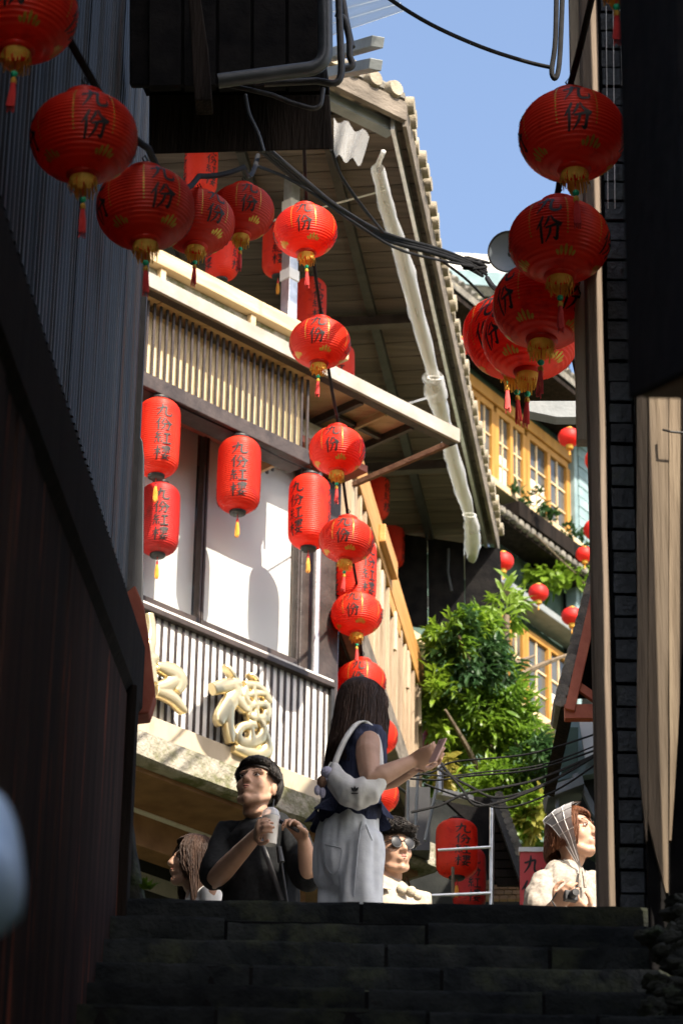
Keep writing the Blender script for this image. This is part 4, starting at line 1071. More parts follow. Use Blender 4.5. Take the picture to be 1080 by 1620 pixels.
# ================================================================== far house with yellow windows
HA = math.radians(34); HP = V((2.30, 38.0, 0)); HD = V((math.sin(HA), math.cos(HA), 0)); HN = V((math.cos(HA), -math.sin(HA), 0))
def H(u, o, z): return HP + HD * u + HN * o + ZU * z
yh = thing('hillside_house', H(0, -2, 7), 'dark green house up the street with yellow framed windows and planted sill', 'house')
def hbox(name, u0, u1, o0, o1, z0, z1, mt, parent=yh, bevel=0.0):
    return MB().obox(H(u0, o0, z0), HD * (u1 - u0), HN * (o1 - o0), ZU * (z1 - z0)).build(name, mt, parent, bevel=bevel)
hbox('wall', -3.2, 1.28, -2.5, -0.10, 6.0, 17.6, 'green_wall')
def yellow_window(u0, u1, z0, z1, cols, low=False):
    w = hbox('window', u0, u1, 0.0, 0.07, z0 - .07, z0, 'yellow_frame', bevel=.006)
    hbox('frame_rail', u0, u1, 0.0, 0.07, z1, z1 + .09, 'yellow_frame', w, .006)
    for k in range(cols + 1):
        u = u0 + (u1 - u0) * k / cols; t = .055 if k in (0, cols) else .035
        hbox('frame_stile', u - t, u + t, 0.0, 0.075 + .01 * (k % 2), z0 + .001, z1 - .001, 'yellow_frame', w, .005)
    for k in range(cols):
        a = u0 + (u1 - u0) * k / cols + .04; b = u0 + (u1 - u0) * (k + 1) / cols - .04
        hbox('pane', a, b, 0.02, 0.03, z0, z1, 'glass_dark', w)
        m_ = (a + b) / 2
        hbox('muntin', m_ - .012, m_ + .012, .032, .05, z0, z1, 'cream_timber', w)
        for f in (.3, .62): hbox('muntin', a, b, .032, .048, z0 + (z1 - z0) * f - .012, z0 + (z1 - z0) * f + .012, 'cream_timber', w)
        if (k + low) % 2 == 0: hbox('curtain', a + .02, b - .02, .0305, .0315, z0, z0 + (z1 - z0) * .45, 'curtain', w)
for u0, u1 in ((-1.55, -0.75), (-0.68, 0.03)): yellow_window(u0, u1, 15.38, 16.36, 2)
yellow_window(0.10, 1.16, 15.38, 16.36, 2)
for u0, u1 in ((-0.75, -0.02), (0.02, 1.15)): yellow_window(u0, u1, 12.50, 13.50, 2, True)
hbox('sill', -3.2, 1.60, -0.05, .18, 15.20, 15.30, 'cream_timber', bevel=.01)
hbox('upper_lintel', -3.2, 1.25, -.05, .10, 16.46, 16.62, 'yellow_frame', bevel=.01)
hbox('storey_ledge', -3.2, 1.7, -.05, .34, 14.62, 14.74, 'dark_timber', bevel=.01)
hbox('lower_eave', -3.2, 1.6, -.05, .30, 13.78, 13.88, 'grey_paint', bevel=.01)
hbox('lower_sill', -3.2, 1.6, -.05, .20, 12.32, 12.42, 'cream_timber', bevel=.01)
hbox('flower_box', -0.75, 1.55, .20, .44, 14.76, 14.98, 'dark_timber', bevel=.01)
for k in range(26):
    hbox('ledge_tile', -2.2 + k * .15, -2.2 + k * .15 + .11, .30, .42, 14.66, 14.75, 'roof_tile', bevel=.02)
# clapboard return wall
for k in range(22):
    MB().obox(H(1.30, .12 + .004 * (k % 2), 13.6 + k * .15), HD * .42, HN * .03 + ZU * .0, ZU * .14).build('clapboard', 'teal_wall', yh, bevel=.004)
hbox('corner_board', 1.20, 1.29, -.02, .14, 12.0, 17.2, 'teal_wall', bevel=.006)
MB().beam(H(1.75, .3, 15.9), H(2.6, .3, 16.9), .16, .12).build('diagonal_brace', 'teal_wall', yh, bevel=.01)
hbox('return_wall', 1.72, 4.5, -2.0, .05, 6, 17.2, 'dark_wall')
for k in range(9):
    hbox('side_board', 1.75 + k * .3, 2.02 + k * .3, .06, .09, 9.2, 12.3, 'teal_wall', bevel=.004)
# roof with tiles
rf = MB().prism([H(-6, .75, 16.95), H(1.6, .75, 16.95), H(1.6, -2.2, 19.1), H(-6, -2.2, 19.1)], (0, 0, .10)).build('roof', 'roof_tile', yh)
hbox('roof_soffit', -6, 1.55, -.05, .72, 16.86, 16.93, 'dark_timber', rf)
tl = None
for k in range(48):
    u = -5.9 + k * .155
    if tl is None:
        tl = MB().tube([HN * 0, HN * -2.9 + ZU * 2.12], .055, 8).build('roof_tile_row', 'roof_tile', rf, smooth=True, org=V((0, 0, 0))); o = tl
    else: o = link_copy(tl, rf)
    o.location = H(u, .76, 17.07) - ORG[rf.name]
# higher pale roof and parapet beyond
bh2 = thing('pale_roofed_house', at_y(745, 430, 46), 'pale roofed house showing above the tiled roof beside the satellite dish', 'house')
def bq(px0, py0, px1, py1, px2, py2, px3, py3, Y, nm, mt, th=.2):
    return MB().prism([at_y(px0, py0, Y), at_y(px1, py1, Y), at_y(px2, py2, Y), at_y(px3, py3, Y)], (0, th, 0)).build(nm, mt, bh2)
bq(690, 398, 860, 408, 860, 436, 690, 424, 46, 'white_parapet', 'pale_concrete', 3)
bq(690, 424, 860, 436, 860, 458, 690, 446, 45.7, 'blue_fascia', 'teal_wall', 2)
bq(690, 447, 860, 459, 860, 474, 690, 464, 45.4, 'mossy_gutter', 'moss_rock', 2)
bq(690, 464, 860, 474, 860, 520, 690, 510, 45.9, 'blue_wall', 'teal_wall', 2)
bq(690, 505, 900, 520, 900, 900, 690, 900, 47.0, 'wall', 'dark_wall', 2)
dish = thing('satellite_dish', at_y(800, 405, 17.5), 'dark grey satellite dish half hidden behind the right lanterns', 'satellite dish')
c = at_y(803, 398, 17.5); nd = (CAM - c).normalized() + V((-.25, 0, .15)); nd.normalize(); x_, y_, _ = frame_from(nd)
m = MB(); rows = []
for i in range(7):
    r = .125 * i / 6
    rows.append([c + (x_ * math.cos(a) + y_ * math.sin(a)) * (r + .0005) - nd * (.04 * (1 - (i / 6) ** 2)) for a in [2 * math.pi * k / 28 for k in range(29)]])
m.grid(rows).build('reflector', 'dish_grey', dish, smooth='all')
MB().tube([c + (x_ * math.cos(a) + y_ * math.sin(a)) * .126 for a in [2 * math.pi * k / 28 for k in range(29)]], .006, 6, False).build('rim', 'black_metal', dish, smooth=True)
MB().tube([c - nd * .04, c - nd * .2 - ZU * .2], .015, 8).build('mount', 'black_metal', dish)
# ================================================================== plants
def leafy(name, centre, radii, n, ln, wd, mt, seed, parent=None, droop=.3, shell=.55):
    r = random.Random(seed); m = MB(); c = V(centre)
    cl = [V((r.gauss(0, 1), r.gauss(0, 1), r.gauss(0, 1))).normalized() * r.uniform(shell, 1) for _ in range(max(6, n // 45))]
    for i in range(n):
        q = cl[r.randrange(len(cl))]; o = V((r.gauss(0, .14), r.gauss(0, .14), r.gauss(0, .14)))
        p = V(((q.x + o.x) * radii[0], (q.y + o.y) * radii[1], (q.z + o.z) * radii[2])) + c
        d = V((q.x + r.gauss(0, .6), q.y + r.gauss(0, .6), q.z * .5 + r.gauss(0, .5) - droop))
        leaf_at(m, p, d, V((r.gauss(0, .4), r.gauss(0, .4), 1)), ln * r.uniform(.4, 1.4), wd * r.uniform(.6, 1.3))
    return m.build(name, mt, parent)
tree = thing('leafy_tree', at_y(770, 1400, 27.2), 'bushy green tree with long leaves catching sun behind the wires', 'tree')
base = at_y(765, 1440, 27.2); base.z = ground_z(27.2)
TC = at_y(775, 1150, 27.2)
trunk = [base, base.lerp(TC, .5) + V((.1, 0, 0)), TC + V((0, 0, -.4)), TC + V((.1, 0, .5)), TC + V((.15, 0, 1.1))]
MB().tube(smooth_path(trunk, 5), [.13 - .1 * i / 20 for i in range(21)], 9).build('trunk', 'bark', tree, smooth=True)
r6 = random.Random(12)
for i in range(9):
    a = r6.uniform(0, 6.28); s0 = TC + V((0, 0, r6.uniform(-.9, .6)))
    MB().tube(smooth_path([s0, s0 + V((math.cos(a) * .4, math.sin(a) * .4, .3)), s0 + V((math.cos(a) * .85, math.sin(a) * .8, .55))], 4), [.04, .038, .035, .03, .028, .025, .02, .016, .012], 6).build('limb', 'bark', tree, smooth=True)
blobs = [(735, 1040, 50, 75), (700, 1080, 40, 70), (770, 1120, 62, 80), (815, 1180, 55, 70), (720, 1170, 50, 80), (845, 1225, 38, 50), (790, 1250, 62, 60), (800, 970, 22, 45), (760, 1000, 38, 50), (835, 1300, 38, 45), (860, 1270, 26, 40), (690, 1210, 30, 60), (705, 1020, 34, 36), (745, 1000, 40, 34), (690, 1120, 26, 60), (790, 1060, 34, 60)]
crown = None
for i, (x, y, rx, rz) in enumerate(blobs):
    Y = 27.2 + r6.uniform(-.5, .5); c = at_y(x, y, Y); k = (c - CAM).dot(FW) / FPX
    leafy('foliage' if i else 'crown', c, (rx * k, .45, rz * k), int(1250 * (rx * rz / 3500) ** .8), .125, .036, 'leaf' if i % 5 else 'leaf_dark', 40 + i, tree, .35, .35)
for i, (x, y, rx, rz) in enumerate([(835, 1305, 26, 36), (860, 1290, 18, 30), (700, 1200, 22, 44)]):
    c = at_y(x, y, 26.6); k = (c - CAM).dot(FW) / FPX
    leafy('young_foliage', c, (rx * k, .3, rz * k), 140, .13, .045, 'leaf_warm', 80 + i, tree, .2, .3)
fr = MB(); c = at_y(800, 935, 27)
for i in range(16):
    a = r6.uniform(-.3, 3.4); leaf_at(fr, c + V((r6.uniform(-.05, .05), 0, r6.uniform(-.25, .1))), V((math.cos(a), -.2, math.sin(a) * .9)), V((0, -1, .3)), r6.uniform(.14, .24), .045)
fr.build('top_shoot', 'leaf', tree)
vine = thing('hanging_vine', H(.5, .45, 14.2), 'green vine trailing from the ledge under the far window', 'vine')
leafy('leaves', H(.55, .5, 14.42), (.85, .35, .30), 420, .14, .10, 'leaf', 61, vine, .5, .2)
leafy('leaves', H(1.15, .5, 14.10), (.40, .25, .35), 160, .13, .09, 'leaf', 62, vine, .5, .2)
MB().tube(smooth_path([H(-.4, .4, 14.7), H(.2, .5, 14.5), H(.8, .5, 14.4), H(1.4, .5, 14.1)], 5), .012, 6).build('stem', 'bark', vine)
for i, (u, lab) in enumerate(((-.45, 'dark leafy plant at the left end of the far flower box'), (.15, 'dark leafy plant in the middle of the far flower box'), (.75, 'bluish leafy plant right of centre in the far flower box'), (1.3, 'dark leafy plant at the right end of the far flower box'))):
    pl = thing('box_plant', H(u, .32, 14.98), lab, 'plant', 'plants in the far flower box')
    leafy('leaves', H(u, .32, 15.12), (.30, .16, .20), 150, .10, .04, 'leaf_dark', 70 + i, pl, 0, .2)
    MB().tube([H(u, .32, 14.95), H(u, .32, 15.15)], .012, 6).build('stem', 'bark', pl)
# ================================================================== red-framed roof on the right of the street
rr = thing('red_framed_roof', at_y(930, 1130, 17.5), 'tiled verge on red timber frame beside the right post, backed by unseen added shade blocks', 'house')
MB().box((1.66, 16.2, -.2), (4.2, 18.6, 8.2)).build('wall', 'dark_wall', rr)  # unseen block added to shade the big lanterns
MB().box((1.82, 18.6, 0), (4.2, 21.0, 6.3)).build('shade_wing', 'dark_wall', rr)  # second unseen block, added to keep sun off the shed wall
Yr = 17.5
MB().prism([at_y(952, 880, Yr), at_y(962, 880, Yr), at_y(905, 1125, Yr), at_y(886, 1120, Yr)], (0.0, 1.6, .10)).build('roof_deck', 'dark_timber', rr)
MB().beam(at_y(950, 905, Yr - .05), at_y(900, 1125, Yr - .05), .05, .06).build('rafter', 'red_timber', rr, bevel=.004)
MB().beam(at_y(892, 1128, Yr - .02), at_y(975, 1128, Yr - .02), .06, .09).build('tie_beam', 'red_timber', rr, bevel=.004)
MB().beam(at_y(905, 1080, Yr), at_y(962, 1120, Yr), .04, .05).build('brace', 'red_timber', rr, bevel=.004)
for k in range(15):
    t = (k + .5) / 15; p = at_y(950, 882, Yr).lerp(at_y(886, 1118, Yr), t)
    MB().tube([p + V((-.01, -.02, 0)), p + V((0, .4, .03))], .040, 8).build('roof_tile', 'roof_tile', rr, smooth=True)
MB().prism([at_y(905, 1095, Yr + .5), at_y(985, 1095, Yr + .5), at_y(985, 860, Yr + .5), at_y(955, 900, Yr + .5)], (0, .1, 0)).build('gable_board', 'dark_timber', rr)
# clutter wall behind the headscarf woman
cw = thing('teal_shop', at_y(910, 1420, 21), 'teal and dark shop front with a green awning behind the headscarf woman', 'shop')
Yc = 21.0
def cq(nm, pts, mt, th=.08, Y=Yc): return MB().prism([at_y(x, y, Y) for x, y in pts], (0, th, 0)).build(nm, mt, cw, bevel=.004)
cq('front_wall', [(868, 1240), (985, 1210), (985, 1480), (868, 1480)], 'dark_wall', .3, Yc + .3)
cq('upper_wall', [(880, 1130), (985, 1130), (985, 1215), (880, 1235)], 'teal_wall', .2, Yc + .2)
cq('white_poster', [(915, 1135), (960, 1135), (960, 1190), (925, 1200)], 'sign_white', .02, Yc + .1)
cq('green_shutter', [(888, 1150), (914, 1150), (914, 1210), (888, 1222)], 'green_wall', .05, Yc + .05)
cq('awning_slat', [(862, 1245), (920, 1225), (924, 1240), (866, 1262)], 'grey_paint', .3, Yc - .2)
cq('awning_arm', [(905, 1225), (914, 1222), (950, 1290), (940, 1294)], 'grey_paint', .05, Yc - .1)
cq('green_awning', [(925, 1290), (985, 1320), (985, 1345), (925, 1308)], 'green_wall', .5, Yc - .4)
cq('paper_sign', [(940, 1240), (956, 1222), (960, 1270), (946, 1282)], 'sign_white', .02, Yc - .3)
cq('shop_post', [(878, 1245), (884, 1245), (884, 1480), (878, 1480)], 'grey_paint', .06, Yc - .15)
# ================================================================== shed, big lanterns, scaffold pole, sign
shed = thing('tiled_shed', at_y(760, 1440, 21.5), 'low dark shed with a steep tiled roof below the tree', 'shed')
Ys = 21.5
def sq(nm, pts, mt, th=.08, Y=Ys, parent=shed): return MB().prism([at_y(x, y, Y) for x, y in pts], (0, th, 0)).build(nm, mt, parent, bevel=.003)
sq('back_wall', [(640, 1262), (790, 1262), (832, 1398), (832, 1480), (640, 1480)], 'dark_wall', .2, Ys + .9)
sq('left_roof', [(692, 1256), (784, 1262), (832, 1398), (775, 1395), (740, 1300)], 'tar', .05, Ys + .3)
MB().beam(at_y(785, 1262, Ys), at_y(834, 1402, Ys), .05, .09).build('verge_board', 'black_metal', shed)
for k in range(14):
    p = at_y(787, 1262, Ys).lerp(at_y(837, 1402, Ys), (k + .5) / 14)
    MB().tube([p + V((.0, -.03, .03)), p + V((.02, .5, .06))], .032, 8).build('roof_tile', 'roof_tile', shed, smooth=True)
for k in range(7):
    y0 = 1305 + k * 14; sq('wall_board', [(772 + k * 2, y0), (798 + k * 5, y0), (803 + k * 5, y0 + 12), (774 + k * 2, y0 + 12)], 'dark_timber', .03, Ys + .2)
for r_ in range(4):
    for c_ in range(5):
        x = 758 + c_ * 13 + (6 if r_ % 2 else 0); y = 1392 + r_ * 8
        sq('brick', [(x, y), (x + 12, y + .3), (x + 12, y + 7), (x, y + 6.7)], 'brick_face', .05, Ys + .55)
sq('white_beam', [(690, 1245), (748, 1258), (750, 1268), (690, 1256)], 'pale_concrete', .1, Ys - .6)
for i, (x, y, w, h, Y, lab, mt) in enumerate(((722, 1343, 33, 48, 19.6, 'big barrel lantern with brush characters standing behind the metal pole', L_PROTO), (742, 1392, 27, 55, 20.2, 'big dull red lantern half hidden behind the barrel lantern', L_SHADED))):
    p = at_y(x, y, Y); d = (p - CAM).dot(FW) / FPX
    o = place(mt, p, lab, 'big lanterns below the tree', face_yaw(p, 18), w * d / PL_R); o.scale[2] = h * d / PL_H
pole = thing('scaffold_frame', at_y(775, 1460, 18.6), 'pale metal pole with two cross rails in front of the big lanterns', 'pole')
MB().tube([at_y(778, 1272, 18.6), at_y(776, 1500, 18.6)], .0155, 10).build('upright', 'galvanised', pole, smooth=True)
MB().tube([at_y(692, 1345, 18.6), at_y(776, 1340, 18.58)], .009, 8).build('cross_rail', 'galvanised', pole, smooth=True)
MB().tube([at_y(650, 1418, 18.6), at_y(776, 1413, 18.58)], .010, 8).build('cross_rail', 'galvanised', pole, smooth=True)
MB().tube([at_y(716, 1372, 18.9), at_y(716, 1420, 18.9)], .010, 8).build('stub', 'post_timber', pole, smooth=True)
sn = thing('red_shop_sign', at_y(850, 1440, 19.5), 'red shop sign with black brush characters left of the headscarf woman', 'sign')
Yn = 19.5
MB().prism([at_y(x, y, Yn) for x, y in ((822, 1347), (890, 1347), (890, 1480), (822, 1480))], (0, .05, 0)).build('panel', 'sign_red', sn)
MB().prism([at_y(x, y, Yn - .01) for x, y in ((820, 1340), (892, 1340), (892, 1347), (820, 1347))], (0, .07, 0)).build('top_edge', 'sign_white', sn)
m = MB()
for ch, cx, cy, sz in (('九', 842, 1367, 30), ('份', 840, 1408, 32)):
    stroke_mesh(m, ch, lambda x, y, h, cx=cx, cy=cy, sz=sz: at_y(cx + (x - .5) * sz, cy - (y - .5) * sz, Yn - .003 - h))
m.build('characters', 'ink', sn)
# conduits and cloth round the foot of the lattice wall
for i, (x0, y0, x1, y1, lab) in enumerate(((697, 1215, 672, 1330, 'white conduit slanting down below the phone'), (662, 1200, 655, 1340, 'thin grey conduit below the phone, left of the white one'), (645, 1235, 644, 1330, 'thin grey conduit nearest the wavy haired man'), (697, 1208, 696, 1255, 'short blue-white pipe right of the phone'))):
    MB().tube([at_y(x0, y0, 20.5), at_y(x1, y1, 20.5)], .012 if i != 3 else .022, 7).build('conduit', 'galvanised' if i == 3 else 'grey_paint', label=lab, cat='conduit', group='conduits by the lattice wall', smooth=True)
MB().prism([at_y(x, y, 21.6) for x, y in ((642, 1245), (680, 1245), (680, 1345), (642, 1345))], (0, .2, 0)).build('dark_cabinet', 'sign_black', label='dark cabinet standing behind the conduits', cat='cabinet')
place(L_SHADED, at_y(683, 1178, 27.4), 'dull red long lantern at the far end of the lattice wall', 'long lanterns round the tea house corner', .5, .55)
bg_ = MB().prism([at_y(x, y, 28.6) for x, y in ((690, 930), (664, 955), (668, 968), (676, 962))], (0, .03, 0)).build('paper_scrap', 'sign_white', label='small white paper scrap under the dark awning', cat='paper')
m = MB(); rows = []
for i in range(9):
    t = i / 8; w = 3 + 7 * math.sin(t * 2.6)
    rows.append([at_y(196 + (w + 4) * j / 4 + 1.5 * math.sin(t * 5), 1188 + 62 * t, 12.8 + .02 * math.sin(j * 1.7 + t * 3)) for j in range(5)])
m.grid(rows).build('pink_cloth', 'hanging_pink', smooth='all', label='bit of pink patterned cloth peeking past the left wall', cat='cloth')
# ================================================================== people
mat('skin', (0.40, 0.235, 0.155), (0.48, 0.29, 0.20), 14, rough=0.5, bump=0.05, sss=0.10, spec=0.35)
mat('lip', (0.40, 0.17, 0.135), None, 20, rough=0.4)
mat('hair_black', (0.010, 0.008, 0.007), (0.022, 0.016, 0.013), 40, (1, 1, .2), rough=0.5, spec=0.35)
mat('hair_brown', (0.028, 0.014, 0.009), (0.060, 0.030, 0.018), 40, (1, 1, .2), rough=0.52, spec=0.3)
mat('hair_auburn', (0.10, 0.035, 0.015), (0.18, 0.07, 0.03), 40, (1, 1, .2), rough=0.52, spec=0.3)
mat('eye_white', (0.75, 0.72, 0.70), None, 20, rough=0.2)
mat('eye_dark', (0.012, 0.009, 0.008), None, 20, rough=0.15)
mat('black_cotton', (0.007, 0.008, 0.009), (0.014, 0.015, 0.017), 60, rough=0.9, bump=0.3, bscale=14, spec=0.2)
mat('navy_cotton', (0.016, 0.022, 0.055), (0.035, 0.042, 0.085), 60, (6, 6, .3), rough=0.85, bump=0.4, bscale=20)
mat('pale_denim', (0.60, 0.62, 0.65), (0.70, 0.72, 0.74), 30, rough=0.85, bump=0.35, bscale=9)
mat('white_cotton', (0.72, 0.71, 0.70), (0.80, 0.79, 0.77), 40, rough=0.85, bump=0.4, bscale=16)
mat('cream_cotton', (0.32, 0.27, 0.21), (0.40, 0.35, 0.28), 40, rough=0.85, bump=0.4, bscale=14)
mat('oatmeal_cotton', (0.25, 0.22, 0.185), (0.36, 0.32, 0.275), 60, rough=0.9, bump=0.4, bscale=22)
mat('blue_cotton', (0.30, 0.43, 0.64), (0.38, 0.52, 0.72), 30, rough=0.85, bump=0.4, bscale=9)
mat('dark_trouser', (0.03, 0.03, 0.035), (0.05, 0.05, 0.055), 40, rough=0.9)
mat('shoe', (0.10, 0.09, 0.08), (0.2, 0.19, 0.18), 12, rough=0.7)
mat('bag_nylon', (0.62, 0.61, 0.57), (0.70, 0.69, 0.66), 18, rough=0.6, bump=0.5, bscale=10)
mat('plush_lilac', (0.50, 0.48, 0.62), (0.58, 0.56, 0.70), 60, rough=0.95, bump=0.5)
mat('plush_brown', (0.16, 0.09, 0.06), (0.22, 0.13, 0.08), 60, rough=0.95, bump=0.5)
mat('plush_tan', (0.48, 0.40, 0.29), (0.58, 0.50, 0.38), 60, rough=0.95, bump=0.5)
mat('phone_pink', (0.62, 0.40, 0.36), None, 10, rough=0.25)
mat('cup_white', (0.74, 0.72, 0.68), (0.80, 0.78, 0.74), 12, rough=0.35)
mat('seam_grey', (0.42, 0.44, 0.47), None, 20, rough=0.9)
clear('sheer_cloth', 0.60, (0.9, 0.9, 0.92), 0.7, (0.40, 0.40, 0.41), 0.2, 0.3)
clear('cup_lid', 0.35, (1, 1, 1), 0.1, (0.85, 0.85, 0.85), 0.8)

def ring_chain(mb, pts, seg=14):
    """closed rounded limb: pts = [(pos, r) or (pos, rx, ry, xdir)]"""
    P = [V(p[0]) for p in pts]; n = len(P); rings = []
    x = None
    for i in range(n):
        t = P[min(i + 1, n - 1)] - P[max(i - 1, 0)]
        if t.length < 1e-6: t = V((0, 0, 1))
        t.normalize(); q = pts[i]
        if len(q) > 3:
            x = V(q[3]) - t * V(q[3]).dot(t); x.normalize()
        elif x is None: x, _, _ = frame_from(t)
        else: x = (x - t * x.dot(t)).normalized()
        y = t.cross(x); rx = q[1]; ry = q[2] if len(q) > 2 else q[1]
        rings.append((P[i], x.copy(), y, rx, ry, t))
    out = []
    p, x, y, rx, ry, t = rings[0]; r = min(rx, ry)
    for a in (80, 50, 25): out.append((p - t * r * math.sin(rad(a)), x, y, rx * math.cos(rad(a)), ry * math.cos(rad(a))))
    out += [(a, b, c, d, e) for a, b, c, d, e, _ in rings]
    p, x, y, rx, ry, t = rings[-1]; r = min(rx, ry)
    for a in (25, 50, 80): out.append((p + t * r * math.sin(rad(a)), x, y, rx * math.cos(rad(a)), ry * math.cos(rad(a))))
    vs = [p + x * (rx * math.cos(2 * math.pi * k / seg)) + y * (ry * math.sin(2 * math.pi * k / seg)) for p, x, y, rx, ry in out for k in range(seg)]
    m = len(out); fs = []
    for i in range(m - 1):
        for k in range(seg): fs.append((i * seg + k, i * seg + (k + 1) % seg, (i + 1) * seg + (k + 1) % seg, (i + 1) * seg + k))
    fs.append(tuple(range(seg - 1, -1, -1))); fs.append(tuple((m - 1) * seg + k for k in range(seg)))
    mb.add(vs, fs)
def ellipsoid(mb, c, ax, ay, az, nu=18, nv=12):
    c = V(c); vs = [c + az]; fs = []
    for i in range(1, nv):
        th = math.pi * i / nv
        for k in range(nu):
            a = 2 * math.pi * k / nu
            vs.append(c + ax * (math.sin(th) * math.cos(a)) + ay * (math.sin(th) * math.sin(a)) + az * math.cos(th))
    vs.append(c - az); b = len(vs) - 1
    for k in range(nu): fs.append((0, 1 + k, 1 + (k + 1) % nu)); fs.append((b, b - nu + (k + 1) % nu, b - nu + k))
    for i in range(nv - 2):
        for k in range(nu): fs.append((1 + i * nu + k, 1 + (i + 1) * nu + k, 1 + (i + 1) * nu + (k + 1) % nu, 1 + i * nu + (k + 1) % nu))
    mb.add(vs, fs)
def fuse(mb, name, mt, parent, voxel, it=3, disp=None, wrinkle=0.0, wfreq=18, zf=.5):
    o = mb.build(name, mt, parent)
    rm = o.modifiers.new('r', 'REMESH'); rm.mode = 'VOXEL'; rm.voxel_size = voxel
    sm = o.modifiers.new('s', 'SMOOTH'); sm.iterations = it; sm.factor = 0.5
    bake(o)
    org = ORG[o.name]
    if disp or wrinkle:
        me = o.data; nr = [v.normal.copy() for v in me.vertices]
        for v, n_ in zip(me.vertices, nr):
            w = v.co + org
            if wrinkle:
                f = noise.noise(V((w.x * wfreq, w.y * wfreq, w.z * wfreq * zf))) + .5 * noise.noise(V((w.x * wfreq * 2.2, w.y * wfreq * 2.2, w.z * wfreq * zf * 2)))
                v.co += n_ * wrinkle * f
            if disp: v.co += disp(w)
        me.update()
    return o
class Fr:                       # a head or body frame: right, forward, up
    def __init__(self, c, f, roll=0.0):
        self.c = V(c); self.f = V(f).normalized(); up = V((0, 0, 1))
        self.r = self.f.cross(up).normalized(); self.u = self.r.cross(self.f)
        if roll: self.r, self.u = self.r * math.cos(roll) + self.u * math.sin(roll), self.u * math.cos(roll) - self.r * math.sin(roll)
    def __call__(self, x, y, z): return self.c + self.r * x + self.f * y + self.u * z
def add_head(mb, h, neck_base, s=1.0, nr=.052):
    e = lambda x, y, z, a, b, c: ellipsoid(mb, h(x * s, y * s, z * s), h.r * a * s, h.f * b * s, h.u * c * s)
    e(0, -.014, .032, .075, .094, .083); e(0, .018, -.028, .064, .074, .084)
    for q in (-1, 1):
        e(q * .034, .054, -.026, .028, .028, .034)
        ring_chain(mb, [(h(q * .052 * s, -.005 * s, -.048 * s), .020 * s), (h(q * .036 * s, .040 * s, -.085 * s), .020 * s), (h(0, .062 * s, -.100 * s), .021 * s)], 10)
        e(q * .076, -.014, -.006, .010, .020, .031)
        e(q * .011, .098, -.030, .009, .010, .008)
    ring_chain(mb, [(h(0, .084 * s, .022 * s), .0085 * s), (h(0, .097 * s, -.004 * s), .0095 * s), (h(0, .106 * s, -.024 * s), .0125 * s)], 10)
    ring_chain(mb, [(h(-.046 * s, .068 * s, .030 * s), .010 * s), (h(0, .081 * s, .027 * s), .010 * s), (h(.046 * s, .068 * s, .030 * s), .010 * s)], 10)
    e(0, .078, -.060, .026, .018, .020); e(0, .072, -.098, .020, .018, .016)
    ring_chain(mb, [(h(0, -.020 * s, -.045 * s), .054 * s), (h(0, -.022 * s, -.10 * s), nr), (V(neck_base) + V((0, 0, .03)), nr + .002), (V(neck_base) + V((0, 0, -.03)), nr + .014)])
def socket(h, s=1.0):
    pts = [h(q * .031 * s, .086 * s, .006 * s) for q in (-1, 1)]
    def f(w):
        d = 0
        for p in pts:
            k = (w - p).length_squared / (.016 * s) ** 2
            if k < 6: d += math.exp(-k)
        return h.f * (-.0042 * s * d)
    return f
def face_parts(parent, h, s=1.0, closed=False, brow='hair_black', lips=True, eyes=True):
    if eyes:
        for q in (-1, 1):
            m = MB(); ellipsoid(m, h(q * .031 * s, .0775 * s, .006 * s), h.r * .0125 * s, h.f * .0075 * s, h.u * .0044 * s, 12, 8)
            ey = m.build('eye', 'eye_white', parent, smooth='all')
            m = MB(); ellipsoid(m, h(q * .031 * s, .0825 * s, .006 * s), h.r * .0066 * s, h.f * .0045 * s, h.u * .0046 * s, 12, 8); m.build('iris', 'eye_dark', ey, smooth='all')
            MB().tube(smooth_path([h(q * .016 * s, .0835 * s, .008 * s), h(q * .031 * s, .088 * s, .0125 * s), h(q * .047 * s, .078 * s, .008 * s)], 4), .0019 * s, 5).build('eyelid', 'eye_dark', ey)
    for q in (-1, 1):
        MB().tube(smooth_path([h(q * .014 * s, .094 * s, .030 * s), h(q * .032 * s, .0885 * s, .036 * s), h(q * .050 * s, .074 * s, .030 * s)], 4), [.0020 * s] * 5 + [.0017 * s] * 3 + [.0010 * s], 6).build('eyebrow', brow, parent)
    if lips:
        m = MB(); ring_chain(m, [(h(-.020 * s, .083 * s, -.057 * s), .002 * s), (h(-.007 * s, .0945 * s, -.053 * s), .0045 * s), (h(.007 * s, .0945 * s, -.053 * s), .0045 * s), (h(.020 * s, .083 * s, -.057 * s), .002 * s)], 8)
        ring_chain(m, [(h(-.017 * s, .084 * s, -.060 * s), .002 * s), (h(0, .0935 * s, -.063 * s), .0058 * s), (h(.017 * s, .084 * s, -.060 * s), .002 * s)], 8)
        m.build('lips', 'lip', parent, smooth='all')
